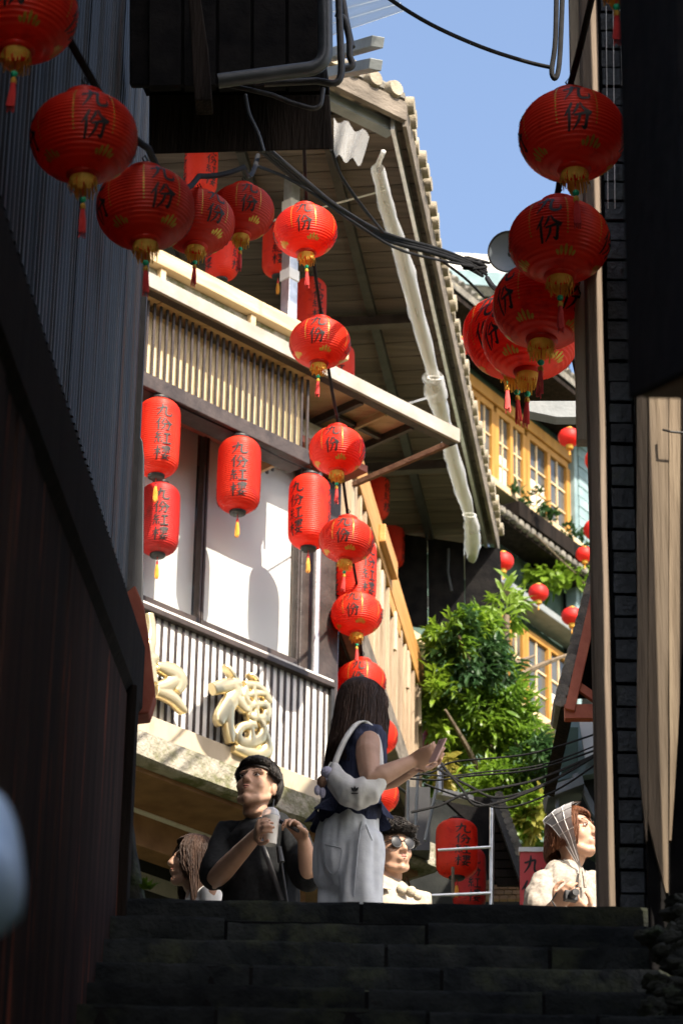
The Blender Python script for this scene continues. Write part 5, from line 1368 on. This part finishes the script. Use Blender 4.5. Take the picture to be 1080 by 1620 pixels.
def hair(parent, h, spec, n, r, mt, seed, s=1.0, puff=.010, name='hair', back=V((0, 0, 0)), wave=.004, base=True, part=0.0, lat=1.0):
    """spec(az) -> (polar angle where hair leaves the skull, length of drop, pull); az = 0 in front, degrees to the right"""
    rg = random.Random(seed); m = MB()
    def on(th, az, k):
        a = rad(az); return V((math.sin(rad(th)) * math.sin(a) * (.079 * lat + k), math.sin(rad(th)) * math.cos(a) * (.100 + k) - .010, math.cos(rad(th)) * (.090 + k) + .034))
    for i in range(n):
        az = rg.uniform(-180, 180); th1, drop, pull = spec(az)
        k = puff * rg.uniform(.15, 1.1); pts = []
        th0 = rg.uniform(2, min(55, th1 * .7)); az0 = az + rg.uniform(-14, 14)
        for j in range(7):
            t = j / 6; th = th0 + (th1 - th0) * t
            q = on(th, az0 + (az - az0) * t, k * (1 - .2 * (1 - t)))
            q += V((rg.gauss(0, wave), rg.gauss(0, wave), rg.gauss(0, wave * .5)))
            pts.append(h.c + (h.r * q.x + h.f * q.y + h.u * q.z) * s)
        e = pts[-1]; out = (e - h.c); out.z = 0
        if out.length > 1e-5: out.normalize()
        d = drop * rg.uniform(.86, 1.06)
        if d > .012:
            for j in range(1, 6):
                t = j / 5
                pts.append(e + V((0, 0, -d * t)) + out * (pull * math.sin(t * 2.4)) + back * (t * t) + V((rg.gauss(0, wave * 1.6), rg.gauss(0, wave * 1.6), 0)))
        rr = r * rg.uniform(.7, 1.25); L = len(pts)
        m.tube(pts, [rr * (.6 + .4 * min(1, j / 2)) * (1 - .65 * max(0, (j - L + 3) / 2)) for j in range(L)], 3)
    o = m.build(name, mt, parent, smooth='all', kind='stuff')
    return o
def scalp(parent, h, mt, s=1.0, grow=.006, cut=None):
    m = MB(); ellipsoid(m, h(0, -.016 * s, .036 * s), h.r * (.079 + grow) * s, h.f * (.096 + grow) * s, h.u * (.088 + grow) * s, 28, 20)
    keep = []
    org = h.c
    for f in m.f:
        c = sum((m.v[i] for i in f), V((0, 0, 0))) / len(f) - h.c
        y, z = c.dot(h.f) / s, c.dot(h.u) / s
        if abs(c.dot(h.r)) / s > .055 and z < .016 and y > -.045: continue
        if (cut or (lambda y, z: y > .03 and z < .058 or z < -.06))(y, z): continue
        keep.append(f)
    m.f = keep
    return m.build('scalp_hair', mt, parent, smooth='all')
def hand(mb, w, d, palm, s=1.0, curl=30, thumb=1, first=12):
    """palm side normal 'palm'; thumb = +1 / -1 side"""
    w, d, palm = V(w), V(d).normalized(), V(palm); palm = (palm - d * palm.dot(d)).normalized(); l = d.cross(palm).normalized() * thumb
    ring_chain(mb, [(w - d * .02 * s, .024 * s, .019 * s, l), (w + d * .02 * s, .032 * s, .015 * s, l), (w + d * .055 * s, .040 * s, .0135 * s, l), (w + d * .085 * s, .037 * s, .012 * s, l)], 14)
    for i, (off, ln) in enumerate(((.029, .070), (.010, .078), (-.010, .072), (-.028, .056))):
        p = w + d * (.083 - .006 * abs(i - 1)) * s + l * off * s; a = rad(first); pts = [(p - d * .012 * s, .0088 * s)]
        for k, f in enumerate((.45, .30, .25)):
            v = d * math.cos(a) + palm * math.sin(a) + l * off * .6
            p = p + v.normalized() * ln * f * s; pts.append((p, (.0085 - .0010 * k) * s)); a += rad(curl)
        ring_chain(mb, pts, 9)
    p = w + d * .022 * s + l * .028 * s; pts = [(p, .0115 * s)]
    for k, (dv, ln) in enumerate(((d * .55 + l * .75 + palm * .35, .034), (d * .8 + l * .25 + palm * .55, .028), (d * .85 - l * .15 + palm * .55, .022))):
        p = p + dv.normalized() * ln * s; pts.append((p, (.0108 - .0012 * k) * s))
    ring_chain(mb, pts, 9)
def legs(parent, base, lat, hip_z, mt, r0=.095, r1=.07, spread=.09, shoe='shoe', fwd=V((0, -1, 0)), hip=None, top=None):
    m = MB(); b = V(base)
    hc = b + V((0, 0, hip_z))
    ring_chain(m, [(hc + V((0, 0, .10)), .15, .11, lat), (hc, .165, .125, lat), (hc + V((0, 0, -.10)), .16, .12, lat)] if hip is None else hip)
    for q in (-1, 1):
        ft = b + lat * (q * spread)
        ring_chain(m, [(hc + lat * (q * .078) + V((0, 0, -.05)), r0 * 1.05), (hc + lat * (q * .085) + V((0, 0, -.30)), r0), (ft + V((0, 0, .45)), r0 * .82), (ft + V((0, 0, .07)), r1)])
    o = fuse(m, 'trousers', mt, parent, .009, 2, wrinkle=.013, wfreq=17, zf=.22)
    for q in (-1, 1):
        ft = b + lat * (q * spread); s_ = MB()
        ring_chain(s_, [(ft + V((0, 0, .045)) - fwd * .06, .038, .042, lat), (ft + V((0, 0, .042)) + fwd * .06, .044, .038, lat), (ft + V((0, 0, .032)) + fwd * .15, .040, .028, lat)], 12)
        s_.build('shoe', shoe, parent, smooth='all')
    return o

# ---------------------------------------------------------------- woman with the shoulder bag, seen from behind, facing right
YB = 12.25
def B(x, y, dy=0.0): return at_y(x, y, YB + dy)
bx = B(556, 1300).x
wb = thing('person', (bx, YB, 0), 'person with long dark hair, navy sleeveless top and white trousers looking at a phone', 'person')
hd = Fr(B(574, 1124), (.70, .68, -.22)); lat = V((.50, -.86, 0)).normalized(); fw_ = V((.86, .50, 0)).normalized()
nb = B(567, 1166, .02)
m = MB(); add_head(m, hd, nb)
rs, re, rw = B(579, 1170, -.15), B(585, 1236, -.26), B(650, 1205, -.20)
ls, le, lw = B(560, 1172, .16), B(607, 1240, .22), B(655, 1215, .02)
ring_chain(m, [(nb + V((0, 0, -.02)), .11, .07, lat), (B(563, 1190), .145, .09, lat), (B(556, 1250), .12, .09, lat), (B(554, 1290), .13, .1, lat)])
ring_chain(m, [(rs + V((.01, .03, .0)), .050), (rs.lerp(re, .35), .049), (rs.lerp(re, .75), .043), (re, .041), (re.lerp(rw, .25), .042), (re.lerp(rw, .6), .035), (rw, .026)])
ring_chain(m, [(ls, .048), (ls.lerp(le, .5), .044), (le, .038), (le.lerp(lw, .3), .038), (lw, .026)])
hdir = (B(676, 1194, -.22) - rw); hand(m, rw, hdir, V((.2, .7, .65)), 1.0, 34, -1, 10)
hand(m, lw, V((.9, -.1, .25)), V((0, -.7, .5)), .95, 40, 1, 18)
fuse(m, 'body', 'skin', wb, .0056, 3, socket(hd))
face_parts(wb, hd)
def sp_bag(az):
    a = abs(az)
    if a < 42: return (64, .0, 0)
    return (96, .30 if az < 0 or a > 110 else .27, .012)
scalp(wb, hd, 'hair_brown')
hair(wb, hd, sp_bag, 3600, .0018, 'hair_brown', 21, puff=.012, back=V((-.035, -.02, 0)), wave=.0016)
m = MB()
ring_chain(m, [(nb + V((-.005, 0, -.035)), .128, .082, lat), (B(564, 1180), .165, .105, lat), (B(562, 1205), .160, .118, lat), (B(557, 1240), .142, .112, lat), (B(554, 1268), .138, .115, lat), (B(553, 1286), .150, .122, lat)])
for q, sh in ((1, rs), (-1, ls)): ring_chain(m, [(sh + V((0, 0, .012)) - lat * q * .075, .055), (sh + V((0, 0, .006)) - lat * q * .040, .052)])
fuse(m, 'top', 'navy_cotton', wb, .008, 3, wrinkle=.007, wfreq=16)
m = MB(); rows = []
for i in range(6):                                    # ruffled hem
    t = i / 5; c = B(553 - 1 * t, 1276 + 22 * t)
    rows.append([c + lat * math.cos(a) * (.150 + .035 * t + .022 * t * math.sin(a * 9)) + fw_ * math.sin(a) * (.122 + .035 * t + .022 * t * math.cos(a * 9)) + V((0, 0, .014 * t * math.sin(a * 7))) for a in [2 * math.pi * k / 64 for k in range(65)]])
m.grid(rows).build('ruffle', 'navy_cotton', wb, smooth='all')
hc = B(549, 1330)
legs(wb, (bx, YB, 0), lat, hc.z, 'pale_denim', .088, .092, .074, hip=[(B(553, 1292), .132, .104, lat), (B(550, 1318), .146, .118, lat), (B(548, 1348), .150, .122, lat), (B(547, 1375), .146, .118, lat)], fwd=fw_)
def on_surf(o, px, py, lift=.002):
    bpy.context.view_layer.update()
    d = ray(px, py).normalized(); org = ORG[o.name]
    ok, loc, nrm, _ = o.ray_cast(CAM - org, d)
    return (loc + nrm * lift + org) if ok else None
def seam(o, pts, r, mt, name, parent):
    P = [q for q in (on_surf(o, x, y) for x, y in pts) if q is not None]
    if len(P) > 2: MB().tube(P, r, 5).build(name, mt, parent, smooth=True)
trs = [c for c in wb.children if c.name.startswith('trousers')][0]
def lin(a, b, n=10): return [(a[0] + (b[0] - a[0]) * i / n, a[1] + (b[1] - a[1]) * i / n) for i in range(n + 1)]
seam(trs, lin((572, 1300), (566, 1340)) + lin((566, 1344), (560, 1418)), .0022, 'seam_grey', 'side_seam', wb)
seam(trs, lin((514, 1336), (540, 1342), 6) + lin((541, 1346), (538, 1372), 6) + lin((534, 1378), (528, 1384), 2) + lin((522, 1380), (515, 1368), 3) + lin((514, 1362), (514, 1336), 6), .0018, 'seam_grey', 'pocket_stitching', wb)
seam(trs, lin((578, 1305), (588, 1330), 8), .0018, 'seam_grey', 'pocket_opening', wb)
# bag, strap, logo, charm
bag = thing('shoulder_bag', B(563, 1283, -.2), 'pale grey crescent shoulder bag with a small dark leaf logo', 'bag')
m = MB(); c_ = lambda x, y, dy=0: B(x, y, -.235 + dy)
ring_chain(m, [(c_(527, 1214, .03), .022, .026, V((0, 1, 0))), (c_(534, 1236, .01), .052, .045, V((0, 1, 0))), (c_(549, 1252), .066, .060, V((0, 1, 0))), (c_(566, 1257), .070, .064, V((0, 1, 0))), (c_(583, 1250), .064, .058, V((0, 1, 0))), (c_(596, 1234), .048, .042, V((0, 1, 0))), (c_(602, 1214, .02), .020, .024, V((0, 1, 0)))], 18)
fuse(m, 'pouch', 'bag_nylon', bag, .007, 2, wrinkle=.010, wfreq=17)
m = MB(); P = smooth_path([c_(528, 1216, .02), B(534, 1196, -.21), B(548, 1166, -.20), B(566, 1144, -.15), B(582, 1146, -.12), B(596, 1168, -.13), B(601, 1190, -.16), c_(602, 1216, .02)], 6)
rows = [[p - V((.012, .004, 0)), p - V((.006, .012, 0)), p + V((.010, -.008, .004)), p + V((.012, .004, 0))] for p in P]
m.grid([r_ + [r_[0]] for r_ in rows]).build('strap', 'bag_nylon', bag, smooth='all')
lg = MB()
pch = [c for c in bag.children if c.name.startswith('pouch')][0]
def lgp(dx, dy):
    q = on_surf(pch, 561 + dx, 1250 + dy, .003); return q if q is not None else c_(561 + dx, 1250 + dy, -.078)
for a in (-38, 0, 38):
    d = V((math.sin(rad(a)), -math.cos(rad(a)))); q = V((d.y, -d.x)) if True else d
    pts = [(d * 1.0), (d * 5.5 + V((d.y, -d.x)) * 2.0), (d * 9.5), (d * 5.5 - V((d.y, -d.x)) * 2.0)]
    lg.prism([lgp(p.x, p.y + 3) for p in pts], (0, .003, 0))
lg.prism([lgp(x, y) for x, y in ((-5.5, 4), (5.5, 4), (5, 5.3), (-5, 5.3))], (0, .003, 0))
lg.build('leaf_logo', 'sign_black', bag)
ch = thing('plush_charm', c_(505, 1258), 'small lilac and brown plush toy dangling from the shoulder bag', 'plush toy')
def plush(nm, x, y, rx, rz, mt): mm = MB(); ellipsoid(mm, c_(x, y), V((rx, 0, 0)), V((0, rx * .9, 0)), V((0, 0, rz)), 14, 10); mm.build(nm, mt, ch, smooth='all')
plush('head', 517, 1222, .026, .024, 'plush_lilac'); plush('body', 509, 1237, .020, .026, 'plush_brown'); plush('leg', 502, 1250, .013, .022, 'plush_lilac'); plush('leg', 510, 1254, .013, .022, 'plush_lilac'); plush('arm', 515, 1233, .009, .014, 'plush_lilac')
MB().tube([c_(517, 1216), c_(523, 1206), c_(530, 1214, .02)], .003, 6).build('loop', 'galvanised', ch)
ph = thing('phone', B(688, 1190, -.28), 'pink phone held up in the long-haired person\'s hand', 'phone')
pa, pb = B(678, 1206, -.27), B(693, 1174, -.27); ax = (pb - pa).normalized(); sd = V((.30, -.55, -.15)); sd = (sd - ax * sd.dot(ax)).normalized(); th_ = ax.cross(sd)
MB().obox(pa - sd * .008, ax * (pb - pa).length * 1.15, sd * .056, th_ * .008).build('case', 'phone_pink', ph, bevel=.003)
MB().obox(pa - sd * .004 + ax * (pb - pa).length * .85, ax * .022, sd * .024, th_ * .011).build('camera_bump', 'sign_black', ph, bevel=.002)

# ---------------------------------------------------------------- man in a black tee with a cup
YT = 13.41
def T(x, y, dy=0.0): return at_y(x, y, YT + dy)
tx = T(412, 1330).x
wt = thing('person', (tx, YT, 0), 'person in a loose black tee gazing upwards and holding a white cup', 'person')
hd = Fr(T(406, 1246, -.02), (-.36, -.88, .24), .06); lat = V((-.90, .43, 0)).normalized(); fw_ = V((-.43, -.90, 0)).normalized()
nb = T(414, 1302, .03); m = MB(); add_head(m, hd, nb, 1.06, .055)
rs, re, rw = T(358, 1322, .08), T(340, 1392, -.04), T(428, 1312, -.42) + V((-.060, .040, -.012))
ls, le, lw = T(466, 1322, -.09), T(492, 1394, -.25), T(481, 1332, -.36)
ring_chain(m, [(nb + V((0, 0, -.03)), .13, .075, lat), (T(413, 1345), .17, .10, lat), (T(412, 1420), .14, .10, lat)])
for a, b, c in ((rs, re, rw), (ls, le, lw)):
    ring_chain(m, [(a, .056), (a.lerp(b, .5), .050), (b, .044), (b.lerp(c, .25), .046), (b.lerp(c, .65), .038), (c, .029)])
cupc = T(428, 1312, -.42)
hand(m, rw, V((.12, -.98, .06)), V((.98, .12, 0)), 1.05, 40, -1, 34)
hand(m, lw, (T(466, 1306, -.40) - lw), V((-.6, -.5, -.3)), 1.05, 46, 1, 30)
fuse(m, 'body', 'skin', wt, .0058, 3, socket(hd, 1.06))
face_parts(wt, hd, 1.06)
def sp_tee(az):
    a = abs(az)
    if a < 55: return (62, .022, .0)
    if a < 95: return (84, .018, -.004)
    return (112, .02, -.01)
scalp(wt, hd, 'hair_black', 1.06, cut=lambda y, z: (y > .028 and z < .048) or z < -.045)
hair(wt, hd, sp_tee, 2600, .0018, 'hair_black', 5, 1.06, puff=.018, wave=.0018)
m = MB()
ring_chain(m, [(nb + V((0, .0, -.045)), .150, .088, lat), (T(413, 1330), .180, .112, lat), (T(413, 1370), .172, .118, lat), (T(412, 1420), .175, .125, lat), (V((tx, YT, .88)), .185, .13, lat)])
for q, (a, b) in enumerate(((rs, re), (ls, le))):
    e = a.lerp(b, .84)
    ring_chain(m, [(nb + V((0, 0, -.03)), .05), (a + V((0, 0, .012)), .060), (a.lerp(b, .45), .068), (e, .078)])
fuse(m, 'tee', 'black_cotton', wt, .009, 3, wrinkle=.011, wfreq=11)
m = MB(); m.tube([nb + lat * .068 * math.cos(a) + fw_ * (.060 * math.sin(a) + .012) + V((0, 0, .012 - .030 * (1 + math.sin(a)) * .5)) for a in [2 * math.pi * k / 20 for k in range(21)]], .009, 7, False)
m.build('collar', 'black_cotton', wt, smooth=True)
legs(wt, (tx, YT, 0), lat, .90, 'dark_trouser', fwd=fw_)
m = MB(); P = smooth_path([T(399, 1300, -.03), T(412, 1330, -.14), T(428, 1372, -.17), T(446, 1425, -.17)], 5)
m.grid([[p + V((-.011, 0, -.004)), p + V((0, -.006, 0)), p + V((.011, 0, .004))] for p in P]).build('bag_strap', 'sign_black', wt, smooth='all')
m = MB(); P = [T(438, 1296, -.30), T(452, 1304, -.38), T(468, 1312, -.42), T(480, 1322, -.3), T(490, 1345, .0)]
m.tube(smooth_path(P, 4), .009, 6).build('shoulder_strap', 'sign_black', wt, smooth=True)
cup = thing('drink_cup', cupc + V((0, 0, -.075)), 'white takeaway cup with dome lid and black straw', 'cup')
cb = cupc + V((0, 0, -.070))
MB().lathe([(.001, 0), (.026, 0), (.028, .004), (.035, .118), (.037, .120), (.037, .124), (.001, .124)], 28, cb).build('beaker', 'cup_white', cup, smooth=True)
MB().lathe([(.039, .122), (.040, .128), (.037, .133), (.034, .150), (.022, .162), (.001, .165)], 28, cb).build('lid', 'cup_lid', cup, smooth=True)
MB().tube([cb + V((0, 0, .08)), cb + V((.010, 0, .205))], .0045, 8).build('straw', 'sign_black', cup)
sk = thing('walking_stick', T(450, 1440, -.45), 'thin black stick with a thick grip hanging from the hand with the cup', 'stick')
MB().tube([T(436, 1316, -.42), T(440, 1345, -.42)], .004, 6).build('cord', 'sign_black', sk)
MB().tube([T(441, 1340, -.42), T(445, 1364, -.42)], [.012, .015], 10).build('grip', 'sign_black', sk)
MB().tube([T(445, 1362, -.42), T(458, 1450, -.42)], .0045, 6).build('shaft', 'black_metal', sk)

# ---------------------------------------------------------------- woman in profile at the left
YL = 13.99
def L_(x, y, dy=0.0): return at_y(x, y, YL + dy)
lx = L_(325, 1420).x
wl = thing('person', (lx, YL, 0), 'person with long brown hair and white shirt in profile, partly behind the black tee', 'person')
hd = Fr(L_(306, 1367), (-.93, -.30, .14)); lat = V((-.28, .96, 0)).normalized(); fw_ = V((-.96, -.28, 0)).normalized()
nb = L_(318, 1412, .01); m = MB(); add_head(m, hd, nb, 1.02)
ring_chain(m, [(nb + V((0, 0, -.03)), .11, .07, lat), (nb + V((.01, 0, -.2)), .14, .09, lat), (V((lx, YL, .95)), .13, .10, lat)])
for q in (-1, 1):
    a = nb + lat * q * .165 + V((.01, 0, -.06)); b = a + V((.02, 0, -.27)); c = b + V((-.10, -.03, -.2))
    ring_chain(m, [(a, .048), (b, .038), (c, .026)]); hand(m, c, V((-.3, 0, -1)), lat * -q, .95, 20, q, 8)
fuse(m, 'body', 'skin', wl, .0062, 3, socket(hd, 1.02))
face_parts(wl, hd, 1.02, brow='hair_brown')
def sp_l(az):
    a = abs(az)
    if a < 35: return (58, .0, 0)
    if a < 62: return (80, .16, .012)
    return (96, .34, .010)
scalp(wl, hd, 'hair_brown', 1.02)
hair(wl, hd, sp_l, 2600, .0018, 'hair_brown', 31, 1.02, puff=.018, back=V((.03, 0, 0)), wave=.0018)
m = MB(); ring_chain(m, [(nb + V((0.012, 0, -.045)), .125, .085, lat), (nb + V((.015, 0, -.13)), .175, .115, lat), (nb + V((.02, 0, -.30)), .155, .12, lat), (V((lx, YL, .90)), .165, .13, lat)])
for q in (-1, 1):
    a = nb + lat * q * .165 + V((.012, 0, -.055)); b = a + V((.02, 0, -.20)); ring_chain(m, [(nb + V((0, 0, -.03)), .045), (a, .055), (b, .060)])
fuse(m, 'shirt', 'white_cotton', wl, .009, 3, wrinkle=.007, wfreq=14)
legs(wl, (lx, YL, 0), lat, .86, 'pale_denim', fwd=fw_)

# ---------------------------------------------------------------- man with sunglasses
YS_ = 14.10
def G(x, y, dy=0.0): return at_y(x, y, YS_ + dy)
gx = G(612, 1420).x
wg = thing('person', (gx, YS_, 0), 'person with wavy black hair, sunglasses and cream shirt', 'person')
hd = Fr(G(619, 1346), (.50, -.86, .02), -.10); lat = V((-.90, -.43, 0)).normalized(); fw_ = V((.43, -.90, 0)).normalized()
nb = G(606, 1398, .02); m = MB(); add_head(m, hd, nb, 1.06, .056)
ring_chain(m, [(nb + V((0, 0, -.03)), .12, .075, lat), (nb + V((0, 0, -.2)), .16, .1, lat), (V((gx, YS_, .95)), .14, .10, lat)])
for q in (-1, 1):
    a = nb + lat * q * .185 + V((0, 0, -.055)); b = a + V((0, -.02, -.29)); c = b + V((.05, -.15, -.16))
    ring_chain(m, [(a, .054), (b, .042), (c, .028)]); hand(m, c, V((.2, -.5, -.8)), lat * -q, 1.0, 20, q, 8)
fuse(m, 'body', 'skin', wg, .0062, 3, socket(hd, 1.06))
face_parts(wg, hd, 1.06)
def sp_g(az):
    a = abs(az)
    if a < 60: return (60, .035, .006)
    if a < 100: return (84, .02, .002)
    return (112, .02, -.008)
scalp(wg, hd, 'hair_black', 1.06, cut=lambda y, z: (y > .03 and z < .05) or z < -.04)
hair(wg, hd, sp_g, 2400, .0019, 'hair_black', 15, 1.06, puff=.030, wave=.006)
sgl = thing('sunglasses', hd(0, .1, 0), 'dark round sunglasses on the wavy haired person', 'sunglasses')
for q in (-1, 1):
    m = MB(); c = hd(q * .034, .100, .006); rows = []
    for i in range(5):
        r_ = .0265 * i / 4; rows.append([c + (hd.r * math.cos(a) + hd.u * math.sin(a) * .95) * r_ + hd.f * (.004 * (1 - (i / 4) ** 2)) - hd.f * abs(math.cos(a)) * 0 for a in [2 * math.pi * k / 20 for k in range(21)]])
    m.grid(rows).build('lens', 'sign_black', sgl, smooth='all')
    MB().tube([c + (hd.r * math.cos(a) + hd.u * math.sin(a) * .95) * .027 for a in [2 * math.pi * k / 20 for k in range(21)]], .0022, 6, False).build('rim', 'sign_black', sgl)
    MB().tube([hd(q * .060, .098, .012), hd(q * .084, .04, .010), hd(q * .086, -.02, .008)], .0022, 6).build('temple', 'sign_black', sgl)
MB().tube([hd(-.009, .103, .010), hd(0, .108, .013), hd(.009, .103, .010)], .0024, 6).build('bridge', 'sign_black', sgl)
m = MB(); ring_chain(m, [(nb + V((0, 0, -.045)), .135, .09, lat), (nb + V((0, 0, -.12)), .20, .12, lat), (nb + V((0, 0, -.30)), .18, .13, lat), (V((gx, YS_, .90)), .18, .135, lat)])
for q in (-1, 1):
    a = nb + lat * q * .185 + V((0, 0, -.05)); b = a + V((0, -.015, -.24)); ring_chain(m, [(nb + V((0, 0, -.03)), .05), (a, .062), (b, .068)])
fuse(m, 'shirt', 'cream_cotton', wg, .009, 3, wrinkle=.009, wfreq=13)
for q in (-1, 1):
    p0_, p1_ = nb + lat * q * .055 + fw_ * .03 + V((0, 0, .03)), nb + lat * q * .02 + fw_ * .115 + V((0, 0, -.07))
    MB().prism([p0_, nb + lat * q * .085 + fw_ * .06 + V((0, 0, -.02)), nb + lat * q * .07 + fw_ * .125 + V((0, 0, -.075)), p1_], fw_ * .008).build('collar', 'cream_cotton', wg, bevel=.002)
legs(wg, (gx, YS_, 0), lat, .90, 'dark_trouser', fwd=fw_)
for i, (x, y, r_) in enumerate(((635, 1408, .026), (650, 1411, .026), (660, 1418, .020))):
    mm = MB(); ellipsoid(mm, G(x, y, -.25), V((r_, 0, 0)), V((0, r_, 0)), V((0, 0, r_)), 14, 10)
    mm.build('pompom', 'plush_tan', smooth='all', label=('tan pompom nearest the sunglasses person\'s collar', 'middle tan pompom beside the sunglasses person', 'smallest tan pompom, rightmost beside the sunglasses person')[i], cat='pompom', group='tan pompoms')

# ---------------------------------------------------------------- woman in a headscarf
YK = 13.49
def K(x, y, dy=0.0): return at_y(x, y, YK + dy)
kx = K(900, 1420).x
wk = thing('person', (kx, YK, 0), 'person with auburn bob under a sheer headscarf, facing the sun', 'person')
hd = Fr(K(906, 1322), (.80, -.56, .20)); lat = V((-.66, -.75, 0)).normalized(); fw_ = V((.75, -.66, 0)).normalized()
nb = K(899, 1382, .02); m = MB(); add_head(m, hd, nb, 1.05)
rs, re, rw = K(856, 1400, -.10), K(850, 1465, -.16), K(878, 1432, -.36)
ls, le, lw = K(944, 1398, .10), K(962, 1470, .0), K(925, 1448, -.30)
ring_chain(m, [(nb + V((0, 0, -.03)), .11, .07, lat), (K(898, 1430), .14, .09, lat), (V((kx, YK, .95)), .13, .1, lat)])
for a, b, c in ((rs, re, rw), (ls, le, lw)): ring_chain(m, [(a, .048), (b, .040), (b.lerp(c, .3), .040), (c, .027)])
hand(m, rw, (K(894, 1416, -.42) - rw), V((.6, .2, .5)), 1.0, 40, 1, 24)
hand(m, lw, V((-.4, -.5, .2)), V((0, .3, .8)), 1.0, 40, -1, 20)
fuse(m, 'body', 'skin', wk, .0058, 3, socket(hd, 1.05))
face_parts(wk, hd, 1.05, brow='hair_auburn')
def sp_k(az):
    a = abs(az)
    if a < 45: return (60, .012, .004)
    return (92, .112, .004)
scalp(wk, hd, 'hair_auburn', 1.05)
hair(wk, hd, sp_k, 2800, .0018, 'hair_auburn', 9, 1.05, puff=.009, wave=.0016)
m = MB(); ring_chain(m, [(nb + V((0, 0, -.035)), .125, .085, lat), (K(899, 1402), .155, .105, lat), (K(899, 1435), .155, .115, lat), (V((kx, YK, .90)), .17, .13, lat)])
for a, b in ((rs, re), (ls, le)):
    ring_chain(m, [(nb + V((0, 0, -.03)), .05), (a + V((0, 0, .008)), .052), (a.lerp(b, .25), .067), (a.lerp(b, .55), .070)])
fuse(m, 'blouse', 'oatmeal_cotton', wk, .008, 2, wrinkle=.014, wfreq=20)
legs(wk, (kx, YK, 0), lat, .86, 'oatmeal_cotton', fwd=fw_)
for x0, y0, dx in ((918, 1378, -2), (920, 1378, 5)):
    MB().tube(smooth_path([K(x0, y0 - 4, -.11), K(x0 + dx * .6, y0 + 10, -.135), K(x0 + dx, y0 + 26, -.135)], 4), [.006] * 4 + [.0075] * 5, 6).build('scarf_tie', 'oatmeal_cotton', wk, smooth=True)
# sheer scarf: a bulging triangle on both sides of the head
scf = MB(); sc_lines = MB()
def scarf_pt(u, v, side):                            # u along front edge to back tip, v down to the knot
    front = [K(919, 1268), K(900, 1284), K(899, 1312), K(906, 1345), K(917, 1374, -.09)]
    back = [K(917, 1266), K(857, 1293), K(872, 1318), K(892, 1346), K(916, 1375, -.09)]
    def cur(P, t):
        f = t * (len(P) - 1); i = min(int(f), len(P) - 2); return P[i].lerp(P[i + 1], f - i)
    p = cur(front, v).lerp(cur(back, v), u)
    bulge = math.sin(min(1, v * 2.2) * math.pi / 2) * (1 - max(0, v - .72) * 2.6) * (1 - .35 * u) * (1 - math.exp(-((v - .25) / .16) ** 2) * u ** 4)
    return p + V((0, side * .145 * max(0, bulge), 0)) + V((0, .02 * u, 0))
for side in (-1, 1):
    scf.grid([[scarf_pt(u / 14, v / 18, side) for u in range(15)] for v in range(19)])
    for q in (.35, .7):
        sc_lines.tube([scarf_pt(q, v / 18, side) + V((0, side * .002, 0)) for v in range(1, 18)], .0012, 4)
    for q in (.2, .34, .48, .62, .76):
        sc_lines.tube([scarf_pt(u / 14, q, side) + V((0, side * .002, 0)) for u in range(15)], .0012, 4)
    sc_lines.tube([scarf_pt(1, v / 18, side) for v in range(1, 19)], .0018, 4)
so = scf.build('headscarf', 'sheer_cloth', wk, smooth='all')
sc_lines.build('check_pattern', 'sign_white', so, kind='stuff')
cm = thing('small_camera', K(906, 1412, -.45), 'small black camera in the hand of the headscarf person', 'camera')
cc = K(905, 1415, -.45)
MB().obox(cc + V((-.03, 0, -.022)), V((.055, .02, 0)), V((-.01, .03, 0)), V((0, 0, .045))).build('housing', 'sign_black', cm, bevel=.005)
MB().tube([cc + V((.0, .0, 0)), cc + V((.012, -.032, 0))], [.018, .016], 12).build('lens', 'black_metal', cm, smooth=True)
MB().tube([K(880, 1438, -.40), K(872, 1425, -.40), K(880, 1412, -.42)], .004, 6).build('wrist_strap', 'sign_black', cm, smooth=True)

# ---------------------------------------------------------------- passer-by close to the camera, only an elbow in view
YN = 3.0
base = at_y(-190, 1085, YN); base.z = -RISE * 25
wn_ = thing('person', base, 'person in a pale blue shirt, only a blurred elbow at the left edge', 'person')
hd = Fr(at_y(-190, 1085, YN), (.1, .95, .3)); lat = V((.22, -.975, 0)).normalized(); fw_ = V((.975, .22, 0)).normalized()
nb = hd.c + V((-.01, -.01, -.165)); m = MB(); add_head(m, hd, nb)
rs = nb + lat * .16 + V((-.01, 0, -.05)); re = at_y(-40, 1415, YN - .05); rw = hd(.05, .10, -.06)
ls = nb - lat * .17 + V((0, 0, -.05)); le = ls + V((-.02, .10, -.26)); lw = hd(-.05, .10, -.06)
ring_chain(m, [(nb + V((0, 0, -.03)), .11, .075, lat), (nb + V((0, 0, -.25)), .14, .1, lat), (base + V((0, 0, .95)), .14, .1, lat)])
for a, b, c in ((rs, re, rw), (ls, le, lw)): ring_chain(m, [(a, .05), (b, .04), (c, .027)])
hand(m, rw, V((-.1, .6, .7)), V((-.8, 0, 0)), 1, 35, 1, 20); hand(m, lw, V((.1, .6, .7)), V((.8, 0, 0)), 1, 35, -1, 20)
fuse(m, 'body', 'skin', wn_, .009, 3, socket(hd)); face_parts(wn_, hd)
scalp(wn_, hd, 'hair_black'); hair(wn_, hd, sp_tee, 260, .006, 'hair_black', 44, puff=.018)
m = MB(); ring_chain(m, [(nb + V((0, 0, -.04)), .13, .085, lat), (nb + V((0, 0, -.13)), .18, .12, lat), (nb + V((0, 0, -.35)), .155, .12, lat), (base + V((0, 0, .88)), .17, .13, lat)])
for a, b, c in ((rs, re, rw), (ls, le, lw)): ring_chain(m, [(a, .062), (a.lerp(b, .6), .056), (b, .052), (b.lerp(c, .45), .050)])
fuse(m, 'shirt', 'blue_cotton', wn_, .010, 3, wrinkle=.008, wfreq=12)
legs(wn_, base, lat, .86, 'dark_trouser', fwd=fw_)
